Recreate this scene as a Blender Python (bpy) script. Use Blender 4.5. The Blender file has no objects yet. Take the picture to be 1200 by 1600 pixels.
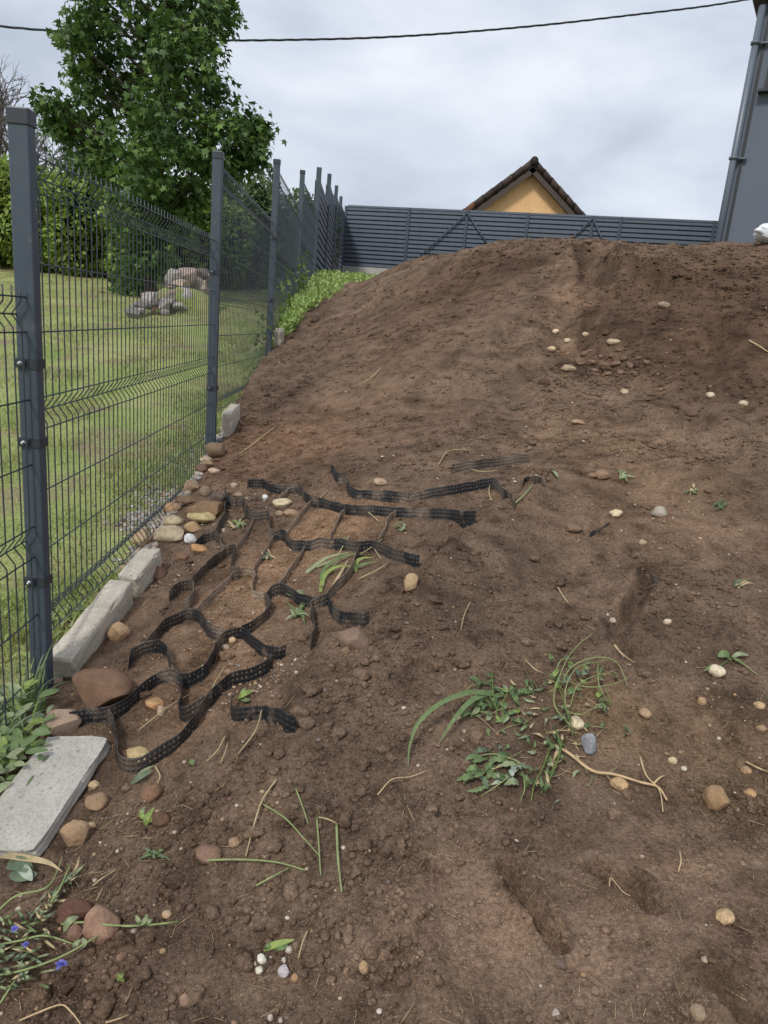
import bpy, math, random
import numpy as np
from mathutils import Matrix, Vector

random.seed(7)
rng = np.random.default_rng(11)
R = math.radians
scene = bpy.context.scene
col = scene.collection

# ------------------------------------------------------------------ camera
F_PX, PITCH, ROLL, CAM_Z = 1110.0, R(14.4), R(5.05), 1.5
cam_d = bpy.data.cameras.new('camera')
cam = bpy.data.objects.new('camera', cam_d)
col.objects.link(cam)
cam_d.sensor_fit = 'VERTICAL'
cam_d.sensor_height = 36.0
cam_d.sensor_width = 27.0
cam_d.lens = 36.0 * F_PX / 1600.0
cam_d.clip_start = 0.05
cam_d.clip_end = 2000
cam.matrix_world = Matrix.Translation((0, 0, CAM_Z)) @ Matrix.Rotation(R(90) - PITCH, 4, 'X') @ Matrix.Rotation(ROLL, 4, 'Z')
scene.camera = cam

# ------------------------------------------------------------------ sky
SUN_EL, SUN_AZ = R(48), R(208)      # azimuth from +Y towards +X
w = bpy.data.worlds.new('World')
scene.world = w
w.use_nodes = True
nt = w.node_tree
nt.nodes.clear()
def wn(t, **kw):
    n = nt.nodes.new(t)
    for k, v in kw.items():
        setattr(n, k, v)
    return n
sky = wn('ShaderNodeTexSky', sky_type='NISHITA', sun_disc=False)
sky.sun_elevation = SUN_EL
sky.sun_rotation = SUN_AZ
sky.air_density = 1.0
sky.dust_density = 3.0
tc = wn('ShaderNodeTexCoord')
n1 = wn('ShaderNodeTexNoise'); n1.inputs['Scale'].default_value = 1.15; n1.inputs['Detail'].default_value = 6; n1.inputs['Roughness'].default_value = 0.5
n1.inputs['Distortion'].default_value = 0.15
msc = wn('ShaderNodeVectorMath', operation='MULTIPLY'); msc.inputs[1].default_value = (1.0, 1.0, 2.2)
nt.links.new(tc.outputs['Generated'], msc.inputs[0])
nt.links.new(msc.outputs[0], n1.inputs['Vector'])
rmp = wn('ShaderNodeValToRGB')
rmp.color_ramp.elements[0].position = 0.36
rmp.color_ramp.elements[0].color = (0.415, 0.465, 0.555, 1)
rmp.color_ramp.elements[1].position = 0.64
rmp.color_ramp.elements[1].color = (0.720, 0.755, 0.810, 1)
e = rmp.color_ramp.elements.new(0.48); e.color = (0.545, 0.592, 0.682, 1)
nt.links.new(n1.outputs['Fac'], rmp.inputs[0])
n1.inputs['Scale'].default_value = 2.6
cmul = wn('ShaderNodeVectorMath', operation='SCALE'); cmul.inputs['Scale'].default_value = 8.3
nt.links.new(rmp.outputs[0], cmul.inputs[0])
mixs = wn('ShaderNodeMix', data_type='RGBA')
mixs.inputs[0].default_value = 0.93
nt.links.new(sky.outputs[0], mixs.inputs[6]); nt.links.new(cmul.outputs[0], mixs.inputs[7])
bg = wn('ShaderNodeBackground'); bg.inputs['Strength'].default_value = 0.1
nt.links.new(mixs.outputs[2], bg.inputs['Color'])
wo = wn('ShaderNodeOutputWorld')
nt.links.new(bg.outputs[0], wo.inputs['Surface'])

# ------------------------------------------------------------------ sun
sl = bpy.data.lights.new('sun', 'SUN')
sl.energy = 1.5
sl.angle = R(10)
sl.color = (1.0, 0.96, 0.90)
so = bpy.data.objects.new('sun', sl)
col.objects.link(so)
sd = Vector((math.sin(SUN_AZ) * math.cos(SUN_EL), math.cos(SUN_AZ) * math.cos(SUN_EL), math.sin(SUN_EL)))
so.rotation_euler = sd.to_track_quat('Z', 'Y').to_euler()
so.location = sd * 40

vs = scene.view_settings
vs.view_transform = 'Standard'
vs.look = 'None'
vs.exposure = 0.6
vs.gamma = 1.0
vs.use_curve_mapping = False

# ------------------------------------------------------------------ pixel helpers (photograph pixels -> points of the place)
_fw = np.array([0, math.cos(PITCH), -math.sin(PITCH)])
_up0 = np.array([0, math.sin(PITCH), math.cos(PITCH)])
_rt0 = np.array([1.0, 0, 0])
_rt = _rt0 * math.cos(ROLL) + _up0 * math.sin(ROLL)
_up = -_rt0 * math.sin(ROLL) + _up0 * math.cos(ROLL)
EYE = np.array([0, 0, CAM_Z])
def ray(px, py):
    v = _fw + _rt * (px - 600) / F_PX + _up * (800 - py) / F_PX
    return v / v[1]
def at(px, py, Y):
    return EYE + ray(px, py) * Y
def at_z(px, py, z):
    r = ray(px, py)
    return EYE + r * ((z - CAM_Z) / r[2])
def depth(p):
    return float((np.asarray(p) - EYE) @ _fw)
def project(P):
    d = (np.asarray(P) - EYE)
    dd = d @ _fw
    return np.stack([600 + F_PX * (d @ _rt) / dd, 800 - F_PX * (d @ _up) / dd], -1)

# ------------------------------------------------------------------ mesh helpers
def link(o, parent=None):
    col.objects.link(o)
    if parent is not None:
        o.parent = parent
    return o
def tag(o, label=None, cat=None, group=None, kind=None):
    if label: o['label'] = label
    if cat: o['category'] = cat
    if group: o['group'] = group
    if kind: o['kind'] = kind
    return o
def empty(name, loc, label=None, cat=None, group=None, rz=0.0):
    o = bpy.data.objects.new(name, None)
    o.empty_display_size = 0.05
    o.location = tuple(loc)
    o.rotation_euler = (0, 0, rz)
    col.objects.link(o)
    return tag(o, label, cat, group)
def np_mesh(name, V, F, mat, colors=None, smooth=False):
    """V (n,3), F (m,k) all the same k"""
    V = np.asarray(V, np.float32); F = np.asarray(F, np.int32)
    me = bpy.data.meshes.new(name)
    k = F.shape[1]
    me.vertices.add(len(V)); me.vertices.foreach_set('co', V.ravel())
    me.loops.add(F.size); me.loops.foreach_set('vertex_index', F.ravel())
    me.polygons.add(len(F)); me.polygons.foreach_set('loop_start', np.arange(len(F), dtype=np.int32) * k)
    if smooth:
        me.polygons.foreach_set('use_smooth', np.ones(len(F), bool))
    if colors is not None:
        a = me.color_attributes.new('col', 'FLOAT_COLOR', 'POINT')
        c = np.ones((len(V), 4), np.float32); c[:, :3] = colors
        a.data.foreach_set('color', c.ravel())
    me.update(calc_edges=True)
    me.validate()
    if mat: me.materials.append(mat)
    return me
class MB:
    def __init__(self):
        self.v = []; self.f = []; self.sm = []
    def add(self, V, F, smooth=False):
        b = len(self.v)
        self.v.extend([tuple(map(float, p)) for p in V])
        self.f.extend([tuple(int(i) + b for i in q) for q in F])
        self.sm.extend([smooth] * len(F))
        return self
    def box(self, c, s, rot=None, bev=0.0):
        x, y, z = s[0] / 2, s[1] / 2, s[2] / 2
        V = np.array([(-x,-y,-z),(x,-y,-z),(x,y,-z),(-x,y,-z),(-x,-y,z),(x,-y,z),(x,y,z),(-x,y,z)])
        if rot is not None:
            V = V @ np.array(rot).T
        V = V + np.array(c)
        return self.add(V, [(0,3,2,1),(4,5,6,7),(0,1,5,4),(1,2,6,5),(2,3,7,6),(3,0,4,7)])
    def tube(self, P, r, n=6, cap=True):
        P = np.asarray(P, float); m = len(P)
        rr = np.broadcast_to(np.asarray(r, float), (m,))
        V = []; t_prev = None; u = None
        for i in range(m):
            t = P[min(i+1, m-1)] - P[max(i-1, 0)]
            t = t / (np.linalg.norm(t) + 1e-12)
            if u is None:
                a = np.array([0,0,1.0]) if abs(t[2]) < 0.9 else np.array([1.0,0,0])
                u = np.cross(t, a)
            u = u - t * (u @ t); u = u / (np.linalg.norm(u) + 1e-12)
            w_ = np.cross(t, u)
            for k in range(n):
                a = 2 * math.pi * k / n
                V.append(P[i] + rr[i] * (u * math.cos(a) + w_ * math.sin(a)))
        F = []
        for i in range(m - 1):
            for k in range(n):
                k2 = (k + 1) % n
                F.append((i*n+k, i*n+k2, (i+1)*n+k2, (i+1)*n+k))
        if cap:
            F.append(tuple(range(n))[::-1]); F.append(tuple(range((m-1)*n, m*n)))
        return self.add(V, F, True)
    def mesh(self, name, mat):
        me = bpy.data.meshes.new(name)
        me.from_pydata(self.v, [], self.f)
        me.polygons.foreach_set('use_smooth', self.sm)
        if mat: me.materials.append(mat)
        me.update()
        return me
    def build(self, name, mat, parent=None, bevel=0.0, seg=2):
        o = bpy.data.objects.new(name, self.mesh(name, mat))
        link(o, parent)
        if bevel:
            m = o.modifiers.new('bevel', 'BEVEL'); m.width = bevel; m.segments = seg; m.limit_method = 'ANGLE'; m.angle_limit = R(40)
        return o

# ------------------------------------------------------------------ noise
_perm = np.random.default_rng(3).permutation(512).astype(np.int64)
_grad = np.random.default_rng(4).normal(size=(512, 2)); _grad /= np.linalg.norm(_grad, axis=1)[:, None]
def perlin(x, y, seed=0):
    xi = np.floor(x).astype(np.int64); yi = np.floor(y).astype(np.int64)
    xf = x - xi; yf = y - yi
    def g(ix, iy, fx, fy):
        h = _perm[(_perm[(ix + seed * 37) & 511] + iy + seed * 101) & 511]
        G = _grad[h]
        return G[..., 0] * fx + G[..., 1] * fy
    u = xf * xf * xf * (xf * (xf * 6 - 15) + 10); v = yf * yf * yf * (yf * (yf * 6 - 15) + 10)
    a = g(xi, yi, xf, yf); b = g(xi + 1, yi, xf - 1, yf)
    c = g(xi, yi + 1, xf, yf - 1); d = g(xi + 1, yi + 1, xf - 1, yf - 1)
    return (a + (b - a) * u) * (1 - v) + (c + (d - c) * u) * v
_g3 = np.random.default_rng(5).normal(size=(8, 3)); _p3 = np.random.default_rng(6).uniform(0, 6.28, 8)
def wob(P, s, seed=0):
    """cheap smooth 3-D noise for lumps"""
    r_ = np.random.default_rng(seed)
    out = np.zeros(len(P))
    for k in range(9):
        d = r_.normal(size=3); d /= np.linalg.norm(d)
        fq = s * r_.uniform(0.7, 2.2)
        out += np.sin(P @ d * fq + r_.uniform(0, 6.28)) / (fq / s) 
    return out / 4.0
def icosphere(sub):
    t = (1 + 5 ** 0.5) / 2
    V = [(-1,t,0),(1,t,0),(-1,-t,0),(1,-t,0),(0,-1,t),(0,1,t),(0,-1,-t),(0,1,-t),(t,0,-1),(t,0,1),(-t,0,-1),(-t,0,1)]
    V = [np.array(v) / np.linalg.norm(v) for v in V]
    Fc = [(0,11,5),(0,5,1),(0,1,7),(0,7,10),(0,10,11),(1,5,9),(5,11,4),(11,10,2),(10,7,6),(7,1,8),(3,9,4),(3,4,2),(3,2,6),(3,6,8),(3,8,9),(4,9,5),(2,4,11),(6,2,10),(8,6,7),(9,8,1)]
    for _ in range(sub):
        cache = {}; nf = []
        def mid(a, b):
            k = (min(a, b), max(a, b))
            if k not in cache:
                m = V[a] + V[b]; V.append(m / np.linalg.norm(m)); cache[k] = len(V) - 1
            return cache[k]
        for a, b, c in Fc:
            ab, bc, ca = mid(a, b), mid(b, c), mid(c, a)
            nf += [(a, ab, ca), (b, bc, ab), (c, ca, bc), (ab, bc, ca)]
        Fc = nf
    return np.array(V), np.array(Fc)
ICO = [icosphere(i) for i in range(5)]

# ------------------------------------------------------------------ materials
MATS = {}
def material(name, build):
    if name in MATS: return MATS[name]
    m = bpy.data.materials.new(name); m.use_nodes = True
    t = m.node_tree; t.nodes.clear()
    out = t.nodes.new('ShaderNodeOutputMaterial')
    bs = t.nodes.new('ShaderNodeBsdfPrincipled')
    t.links.new(bs.outputs[0], out.inputs['Surface'])
    build(t, bs, out)
    MATS[name] = m
    return m
def N(t, typ, **inp):
    n = t.nodes.new(typ)
    for k, v in inp.items():
        if k in n.inputs: n.inputs[k].default_value = v
        else: setattr(n, k, v)
    return n
def noise(t, scale, detail=4, rough=0.55, vec=None, dist=0.0):
    n = N(t, 'ShaderNodeTexNoise', Scale=scale, Detail=detail, Roughness=rough, Distortion=dist)
    if vec: t.links.new(vec, n.inputs['Vector'])
    return n.outputs['Fac']
def ramp(t, fac, stops):
    n = t.nodes.new('ShaderNodeValToRGB')
    el = n.color_ramp.elements
    el[0].position, el[0].color = stops[0][0], (*stops[0][1], 1)
    el[1].position, el[1].color = stops[-1][0], (*stops[-1][1], 1)
    for p, c in stops[1:-1]:
        x = el.new(p); x.color = (*c, 1)
    t.links.new(fac, n.inputs[0])
    return n.outputs[0]
def mix(t, fac, a, b, mode='MIX'):
    n = t.nodes.new('ShaderNodeMix'); n.data_type = 'RGBA'; n.blend_type = mode
    for s, v in ((0, fac), (6, a), (7, b)):
        if hasattr(v, 'is_output'): t.links.new(v, n.inputs[s])
        elif s == 0: n.inputs[s].default_value = v
        else: n.inputs[s].default_value = (*v, 1)
    return n.outputs[2]
def bump(t, bs, h, strength=0.5, dist=0.005):
    n = t.nodes.new('ShaderNodeBump')
    n.inputs['Strength'].default_value = strength; n.inputs['Distance'].default_value = dist
    t.links.new(h, n.inputs['Height']); t.links.new(n.outputs[0], bs.inputs['Normal'])
    return n
def objco(t):
    return t.nodes.new('ShaderNodeTexCoord').outputs['Object']
def geopos(t):
    return t.nodes.new('ShaderNodeNewGeometry').outputs['Position']
def math_(t, op, a, b=0.5, clamp=False):
    n = t.nodes.new('ShaderNodeMath'); n.operation = op; n.use_clamp = clamp
    for i, v in ((0, a), (1, b)):
        if hasattr(v, 'is_output'): t.links.new(v, n.inputs[i])
        else: n.inputs[i].default_value = v
    return n.outputs[0]

def b_soil(t, bs, out, bd=0.014):
    p = geopos(t)
    tint = t.nodes.new('ShaderNodeVertexColor'); tint.layer_name = 'col'
    big = noise(t, 0.9, 5, 0.6, p, 0.4)
    mid = noise(t, 11, 6, 0.66, p, 0.3)
    fine = noise(t, 95, 5, 0.7, p)
    c = ramp(t, big, [(0.30, (0.106, 0.067, 0.044)), (0.5, (0.145, 0.095, 0.064)), (0.70, (0.188, 0.128, 0.089))])
    c = mix(t, ramp(t, mid, [(0.36, (0,0,0)), (0.68, (0.8,0.8,0.8))]), c, (0.212, 0.147, 0.103))
    c = mix(t, 1.0, c, ramp(t, mid, [(0.28, (0.55,0.53,0.52)), (0.48, (1,1,1))]), 'MULTIPLY')
    pat = noise(t, 3.4, 6, 0.68, p, 0.8)
    c = mix(t, 1.0, c, ramp(t, pat, [(0.34, (0.58,0.56,0.54)), (0.50, (1,1,1)), (0.66, (1.40,1.39,1.37))]), 'MULTIPLY')
    c2 = mix(t, 1.0, c, ramp(t, fine, [(0.28, (0.42,0.40,0.39)), (0.5, (0.98,0.98,0.98)), (0.72, (1.5,1.48,1.45))]), 'MULTIPLY')
    grit = noise(t, 380, 2, 0.5, p)
    spots = ramp(t, grit, [(0.63, (0,0,0)), (0.70, (1,1,1))])
    c3 = mix(t, math_(t, 'MULTIPLY', spots, 0.8), c2, (0.46, 0.38, 0.30))
    c4 = mix(t, 1.0, c3, tint.outputs['Color'], 'MULTIPLY')
    t.links.new(c4, bs.inputs['Base Color'])
    bs.inputs['Roughness'].default_value = 0.97
    bs.inputs['Specular IOR Level'].default_value = 0.08
    h = math_(t, 'ADD', noise(t, 55, 7, 0.75, p), math_(t, 'MULTIPLY', noise(t, 230, 3, 0.6, p), 0.4))
    bump(t, bs, h, 1.0, bd)
SOIL = material('soil', b_soil)
LOOSE = material('soil_loose', lambda t, bs, out: b_soil(t, bs, out, 0.009))

def b_vcol(rough=0.9, spec=0.2, bumpk=0.0, transl=0.0, var=0.0):
    def f(t, bs, out):
        a = t.nodes.new('ShaderNodeVertexColor'); a.layer_name = 'col'
        c = a.outputs['Color']
        if var:
            p = geopos(t)
            c = mix(t, 1.0, c, ramp(t, noise(t, 60, 4, 0.6, p), [(0.3, (1-var,)*3), (0.7, (1+var,)*3)]), 'MULTIPLY')
        t.links.new(c, bs.inputs['Base Color'])
        bs.inputs['Roughness'].default_value = rough
        bs.inputs['Specular IOR Level'].default_value = spec
        if bumpk:
            bump(t, bs, noise(t, 150, 4, 0.65, geopos(t)), bumpk, 0.006)
        if transl:
            tr = t.nodes.new('ShaderNodeBsdfTranslucent')
            t.links.new(c, tr.inputs['Color'])
            ms = t.nodes.new('ShaderNodeMixShader'); ms.inputs[0].default_value = transl
            t.links.new(bs.outputs[0], ms.inputs[1]); t.links.new(tr.outputs[0], ms.inputs[2])
            t.links.new(ms.outputs[0], out.inputs['Surface'])
    return f
CLOD = material('soil_clod', b_vcol(0.95, 0.1, 0.8, 0, 0.25))
PEBBLE = material('pebble', b_vcol(0.8, 0.25, 0.3, 0, 0.2))
BLADE = material('grass_blade', b_vcol(0.6, 0.25, 0, 0.35))
LEAF = material('leaf', b_vcol(0.5, 0.4, 0, 0.30))

def plain(name, c, rough=0.6, spec=0.4, var=0.12, scale=30, bumpk=0.0, bdist=0.003, metal=0.0, transl=0.0):
    def f(t, bs, out):
        p = objco(t)
        k = mix(t, 1.0, c, ramp(t, noise(t, scale, 5, 0.6, p), [(0.3, (1-var,)*3), (0.7, (1+var,)*3)]), 'MULTIPLY')
        t.links.new(k, bs.inputs['Base Color'])
        bs.inputs['Roughness'].default_value = rough
        bs.inputs['Specular IOR Level'].default_value = spec
        bs.inputs['Metallic'].default_value = metal
        if bumpk: bump(t, bs, noise(t, scale * 4, 4, 0.6, p), bumpk, bdist)
        if transl:
            tr = t.nodes.new('ShaderNodeBsdfTranslucent'); t.links.new(k, tr.inputs['Color'])
            ms = t.nodes.new('ShaderNodeMixShader'); ms.inputs[0].default_value = transl
            t.links.new(bs.outputs[0], ms.inputs[1]); t.links.new(tr.outputs[0], ms.inputs[2])
            t.links.new(ms.outputs[0], out.inputs['Surface'])
    return material(name, f)

def b_post(t, bs, out):
    p = geopos(t)
    c = mix(t, ramp(t, noise(t, 14, 5, 0.6, p), [(0.35, (0,0,0)), (0.7, (1,1,1))]), (0.050, 0.066, 0.088), (0.064, 0.082, 0.106))
    scr = ramp(t, noise(t, 34, 3, 0.5, p, 0.6), [(0.70, (0,0,0)), (0.74, (1,1,1))])
    c = mix(t, math_(t, 'MULTIPLY', scr, 0.45), c, (0.30, 0.32, 0.34))
    mud = ramp(t, noise(t, 9, 6, 0.75, p, 0.4), [(0.60, (0,0,0)), (0.78, (1,1,1))])
    c = mix(t, math_(t, 'MULTIPLY', mud, 0.4), c, (0.20, 0.16, 0.12))
    t.links.new(c, bs.inputs['Base Color'])
    bs.inputs['Roughness'].default_value = 0.42
    bs.inputs['Specular IOR Level'].default_value = 0.45
    bump(t, bs, noise(t, 220, 3, 0.5, p), 0.08, 0.002)
POST = material('anthracite_steel', b_post)
CAP = plain('black_plastic_cap', (0.035, 0.040, 0.050), 0.4, 0.5)
WIRE = plain('anthracite_wire', (0.040, 0.052, 0.066), 0.4, 0.5)
ZINC = plain('zinc_bolt', (0.55, 0.56, 0.58), 0.35, 0.5, metal=0.9)
SLAT = plain('anthracite_slat', (0.108, 0.130, 0.165), 0.5, 0.4, 0.10, 6)
def b_conc(c, c2):
    def f(t, bs, out):
        p = geopos(t)
        k = mix(t, ramp(t, noise(t, 7, 6, 0.65, p), [(0.35, (0,0,0)), (0.68, (1,1,1))]), c, c2)
        k = mix(t, 1.0, k, ramp(t, noise(t, 120, 4, 0.7, p), [(0.3, (0.72,)*3), (0.5, (1,)*3), (0.75, (1.2,)*3)]), 'MULTIPLY')
        pits = ramp(t, noise(t, 75, 2, 0.4, p), [(0.27, (1,1,1)), (0.33, (0,0,0))])
        k = mix(t, math_(t, 'MULTIPLY', pits, 0.55), k, (0.12, 0.10, 0.08))
        mud = ramp(t, noise(t, 4.5, 7, 0.72, p, 0.6), [(0.52, (0,0,0)), (0.70, (1,1,1))])
        k = mix(t, math_(t, 'MULTIPLY', mud, 0.38), k, (0.230, 0.170, 0.120))
        t.links.new(k, bs.inputs['Base Color'])
        bs.inputs['Roughness'].default_value = 0.9
        bs.inputs['Specular IOR Level'].default_value = 0.15
        h = math_(t, 'SUBTRACT', noise(t, 160, 5, 0.65, p), math_(t, 'MULTIPLY', pits, 0.6))
        bump(t, bs, h, 0.5, 0.004)
    return f
CONC = material('weathered_concrete', b_conc((0.44, 0.39, 0.315), (0.55, 0.50, 0.42)))
CONC_G = material('grey_concrete', b_conc((0.42, 0.395, 0.345), (0.53, 0.50, 0.45)))
PLINTH = material('plinth_concrete', b_conc((0.42, 0.41, 0.38), (0.52, 0.50, 0.47)))
def b_geo(t, bs, out):
    p = geopos(t)
    d = noise(t, 8, 5, 0.62, p, 0.3)
    f = ramp(t, d, [(0.54, (0,0,0)), (0.76, (0.8,0.8,0.8))])
    f2 = ramp(t, noise(t, 150, 4, 0.65, p), [(0.34, (0.45,)*3), (0.60, (1,)*3)])
    a = t.nodes.new('ShaderNodeVertexColor'); a.layer_name = 'col'
    dirt = math_(t, 'MULTIPLY', math_(t, 'ADD', f, a.outputs['Color'], True), f2, True)
    c = mix(t, dirt, (0.018, 0.019, 0.022), (0.400, 0.300, 0.220))
    t.links.new(c, bs.inputs['Base Color'])
    r_ = math_(t, 'ADD', math_(t, 'MULTIPLY', dirt, 0.4), 0.48)
    t.links.new(r_, bs.inputs['Roughness'])
    bs.inputs['Specular IOR Level'].default_value = 0.4
    v = N(t, 'ShaderNodeTexVoronoi', Scale=420.0); t.links.new(p, v.inputs['Vector'])
    bump(t, bs, v.outputs['Distance'], 0.35, 0.002)
GEO = material('geocell_plastic', b_geo)

def stone_mat(c):
    c = tuple(round(x, 3) for x in c)
    def f(t, bs, out):
        p = objco(t)
        geo = t.nodes.new('ShaderNodeNewGeometry')
        inf = t.nodes.new('ShaderNodeObjectInfo')
        k = mix(t, ramp(t, noise(t, 18, 5, 0.6, p), [(0.3, (0,0,0)), (0.7, (1,1,1))]), tuple(x * 0.74 for x in c), tuple(min(1, x * 1.16) for x in c))
        k = mix(t, 1.0, k, ramp(t, noise(t, 220, 3, 0.7, p), [(0.3, (0.70,)*3), (0.55, (1.0,)*3), (0.75, (1.2,)*3)]), 'MULTIPLY')
        dust = ramp(t, noise(t, 26, 4, 0.6, geo.outputs['Position'], 0.3), [(0.50, (0,0,0)), (0.68, (1,1,1))])
        k = mix(t, math_(t, 'MULTIPLY', dust, 0.5), k, (0.160, 0.110, 0.076))
        t.links.new(k, bs.inputs['Base Color'])
        bs.inputs['Roughness'].default_value = 0.85
        bs.inputs['Specular IOR Level'].default_value = 0.2
        bump(t, bs, noise(t, 90, 6, 0.68, p), 0.45, 0.008)
    return material('stone_%d_%d_%d' % tuple(int(x * 1000) for x in c), f)
def srgb(r, g, b):
    o = []
    for x in (r, g, b):
        x /= 255.0
        o.append(x / 12.92 if x <= 0.04045 else ((x + 0.055) / 1.055) ** 2.4)
    return tuple(o)

# ------------------------------------------------------------------ terrain
FY = np.array([-3.0, 0.0, 2.17, 4.67, 7.17, 9.67, 12.17, 14.67, 17.17, 19.67, 22.1, 40])
FX = np.array([-0.99, -1.04, -1.105, -1.165, -1.255, -1.36, -1.48, -1.59, -1.70, -1.80, -1.88, -2.6])
def fence_x(Y): return np.interp(Y, FY, FX)
LY = np.array([-40, -5.0, 0, 2.17, 4.67, 7.17, 10, 15, 18, 22, 30, 400])
LZ = np.array([-0.6, -0.35, -0.02, 0.17, 0.57, 0.98, 1.42, 1.98, 2.35, 2.75, 3.0, 3.0])
def lawn_base(Y): return np.interp(Y, LY, LZ)

_C = [(0,1600,1.08),(300,1600,1.05),(600,1600,1.02),(900,1600,1.0),(1200,1600,1.0),
(60,1085,2.17),(333,697,4.67),(422,542,7.17),(468,462,9.67),(490,440,12.17),(220,862,3.3),(20,1310,1.55),(150,1205,1.78),
(300,1300,1.5),(300,1100,2.0),(300,950,2.65),(380,800,3.55),(420,700,4.5),(480,600,5.75),
(450,900,2.85),(450,1000,2.33),(600,500,7.2),(600,600,5.4),(600,700,4.2),(600,800,3.25),(600,900,2.62),(600,1000,2.2),(600,1200,1.65),(600,1400,1.27),
(740,860,2.85),(740,960,2.36),(740,760,3.45),
(870,450,6.6),(870,550,5.35),(870,700,3.95),(870,800,3.2),(870,900,2.72),(870,1050,2.13),(870,1250,1.58),(870,1450,1.2),
(1000,900,2.62),(1050,780,3.22),
(1150,450,6.0),(1150,550,4.9),(1150,700,3.75),(1150,850,2.85),(1150,1050,2.1),(1150,1300,1.5),
(650,405,9.3),(700,394,8.8),(800,381,8.0),(870,377,7.7),(940,383,7.5),(1000,392,7.2),(1100,395,7.0),(1200,381,6.9),(560,443,9.6),(520,464,9.0)]
_CP = [tuple(at(*c)) for c in _C]
_CP += [(-1.0, 0, 0.02), (0, 0, 0.05), (1.2, 0, 0.12), (3, 0.5, 0.3), (0, -2, -0.25), (3, -2, -0.1), (3.5, 2.5, 0.72), (4.2, 4.5, 1.45), (5.5, 7, 2.6), (7.5, 5, 1.7), (9, 8, 2.7), (8, 2, 0.8),
        (1.5, 10.5, 1.95), (4, 10.5, 1.95), (7, 11, 2.1), (0.3, 12, 2.15), (-0.7, 12, 2.2), (-1.0, 15, 2.42), (2, 15, 2.2), (6, 15, 2.3), (-1.2, 19, 2.65), (-1.2, 22, 2.8), (3, 20, 2.7), (8, 20, 2.8), (14, 14, 2.6), (16, 22, 2.8), (14, 6, 2.0)]
_CP = np.array(_CP)
def _tps(r2): return 0.5 * r2 * np.log(r2 + 1e-9)
_n = len(_CP)
_A = np.zeros((_n + 3, _n + 3))
_d2 = ((_CP[:, None, :2] - _CP[None, :, :2]) ** 2).sum(-1)
_A[:_n, :_n] = _tps(_d2) + np.eye(_n) * 0.02
_A[:_n, _n] = 1; _A[:_n, _n+1:] = _CP[:, :2]; _A[_n, :_n] = 1; _A[_n+1:, :_n] = _CP[:, :2].T
_W = np.linalg.solve(_A, np.concatenate([_CP[:, 2], [0, 0, 0]]))
def base_h(X, Y):
    X = np.asarray(X, float); Y = np.asarray(Y, float); sh = X.shape
    x = X.ravel(); y = Y.ravel(); out = np.empty(len(x))
    for s in range(0, len(x), 40000):
        a = x[s:s+40000, None] - _CP[None, :, 0]; b = y[s:s+40000, None] - _CP[None, :, 1]
        out[s:s+40000] = _tps(a * a + b * b) @ _W[:_n] + _W[_n] + _W[_n+1] * x[s:s+40000] + _W[_n+2] * y[s:s+40000]
    return out.reshape(sh)
def base_ground(px, py, lift=0.0):
    r = ray(px, py); Ys = np.concatenate([np.arange(0.6, 5, 0.01), np.arange(5, 14, 0.03)])
    P = EYE + r * Ys[:, None]
    d = P[:, 2] - base_h(P[:, 0], P[:, 1]) - lift
    i = np.argmax(d < 0) if (d < 0).any() else len(Ys) - 1
    return P[i]
def seg_d(X, Y, a, b):
    ax, ay = a[0], a[1]; bx, by = b[0] - ax, b[1] - ay
    t = np.clip(((X - ax) * bx + (Y - ay) * by) / (bx * bx + by * by), 0, 1)
    return np.hypot(X - ax - bx * t, Y - ay - by * t), t
# features given where they lie in the photograph
_SMOOTH = []   # (x, y, rx, ry, angle, amount)
for (x0, y0, x1, y1, wd, am) in [(722,1390,778,1530,0.075,0.97), (880,1400,1040,1530,0.11,0.85), (960,1330,1180,1345,0.11,0.85), (1090,1480,1170,1540,0.13,0.8), (930,1400,1190,1430,0.12,0.8), (880,1470,960,1560,0.10,0.75), (560,620,700,470,0.75,0.65), (430,700,560,600,0.45,0.45), (900,480,880,420,0.22,0.5)]:
    a = base_ground(x0, y0); b = base_ground(x1, y1); _SMOOTH.append((a, b, wd, am))
_GROOVE = []   # centre line, width, depth
for (pts, wd, dp) in [([(790,1362),(830,1430),(872,1492)], 0.019, 0.080), ([(935,1372),(985,1405),(1010,1430)], 0.026, 0.075), ([(1090,1530),(1120,1560),(1160,1600)], 0.028, 0.085),
                      ([(1020,895),(1000,950),(960,985)], 0.035, 0.03), ([(925,400),(938,440)], 0.14, 0.36), ([(1000,435),(1030,445)], 0.13, 0.22), ([(880,490),(900,520),(940,545)], 0.18, 0.09), ([(930,490),(925,505)], 0.08, 0.12),
                      ([(560,970),(575,965)], 0.03, 0.03), ([(1120,500),(1090,640),(1190,760)], 0.10, 0.05), ([(1010,905),(985,960),(960,1010),(1010,1060)], 0.03, 0.04), ([(640,1250),(700,1275),(800,1265)], 0.03, 0.02), ([(690,590),(840,640)], 0.10, 0.02), ([(1050,1370),(1100,1385)], 0.025, 0.01)]:
    _GROOVE.append(([base_ground(*p) for p in pts], wd, dp))
_HUMP = []
for (px, py, rr, hh) in [(860,820,0.30,0.045),(660,1010,0.22,0.03),(960,575,0.35,0.05),(895,610,0.3,0.03),(965,575,0.85,-0.16),(720,520,0.9,0.10),(600,560,0.6,0.05),(1150,520,0.6,0.07),(1010,800,0.35,-0.05),(960,470,0.35,-0.06),(760,900,0.25,0.03),(1000,760,0.2,-0.03),(330,1010,0.10,-0.015),(420,870,0.10,-0.015),(560,870,0.12,-0.02)]:
    p = base_ground(px, py); _HUMP.append((p, rr, hh))
_EDGE = [base_ground(*q) for q in [(400,1160),(440,1080),(475,1015),(560,985),(630,935),(665,872),(750,806),(835,768)]]
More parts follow.
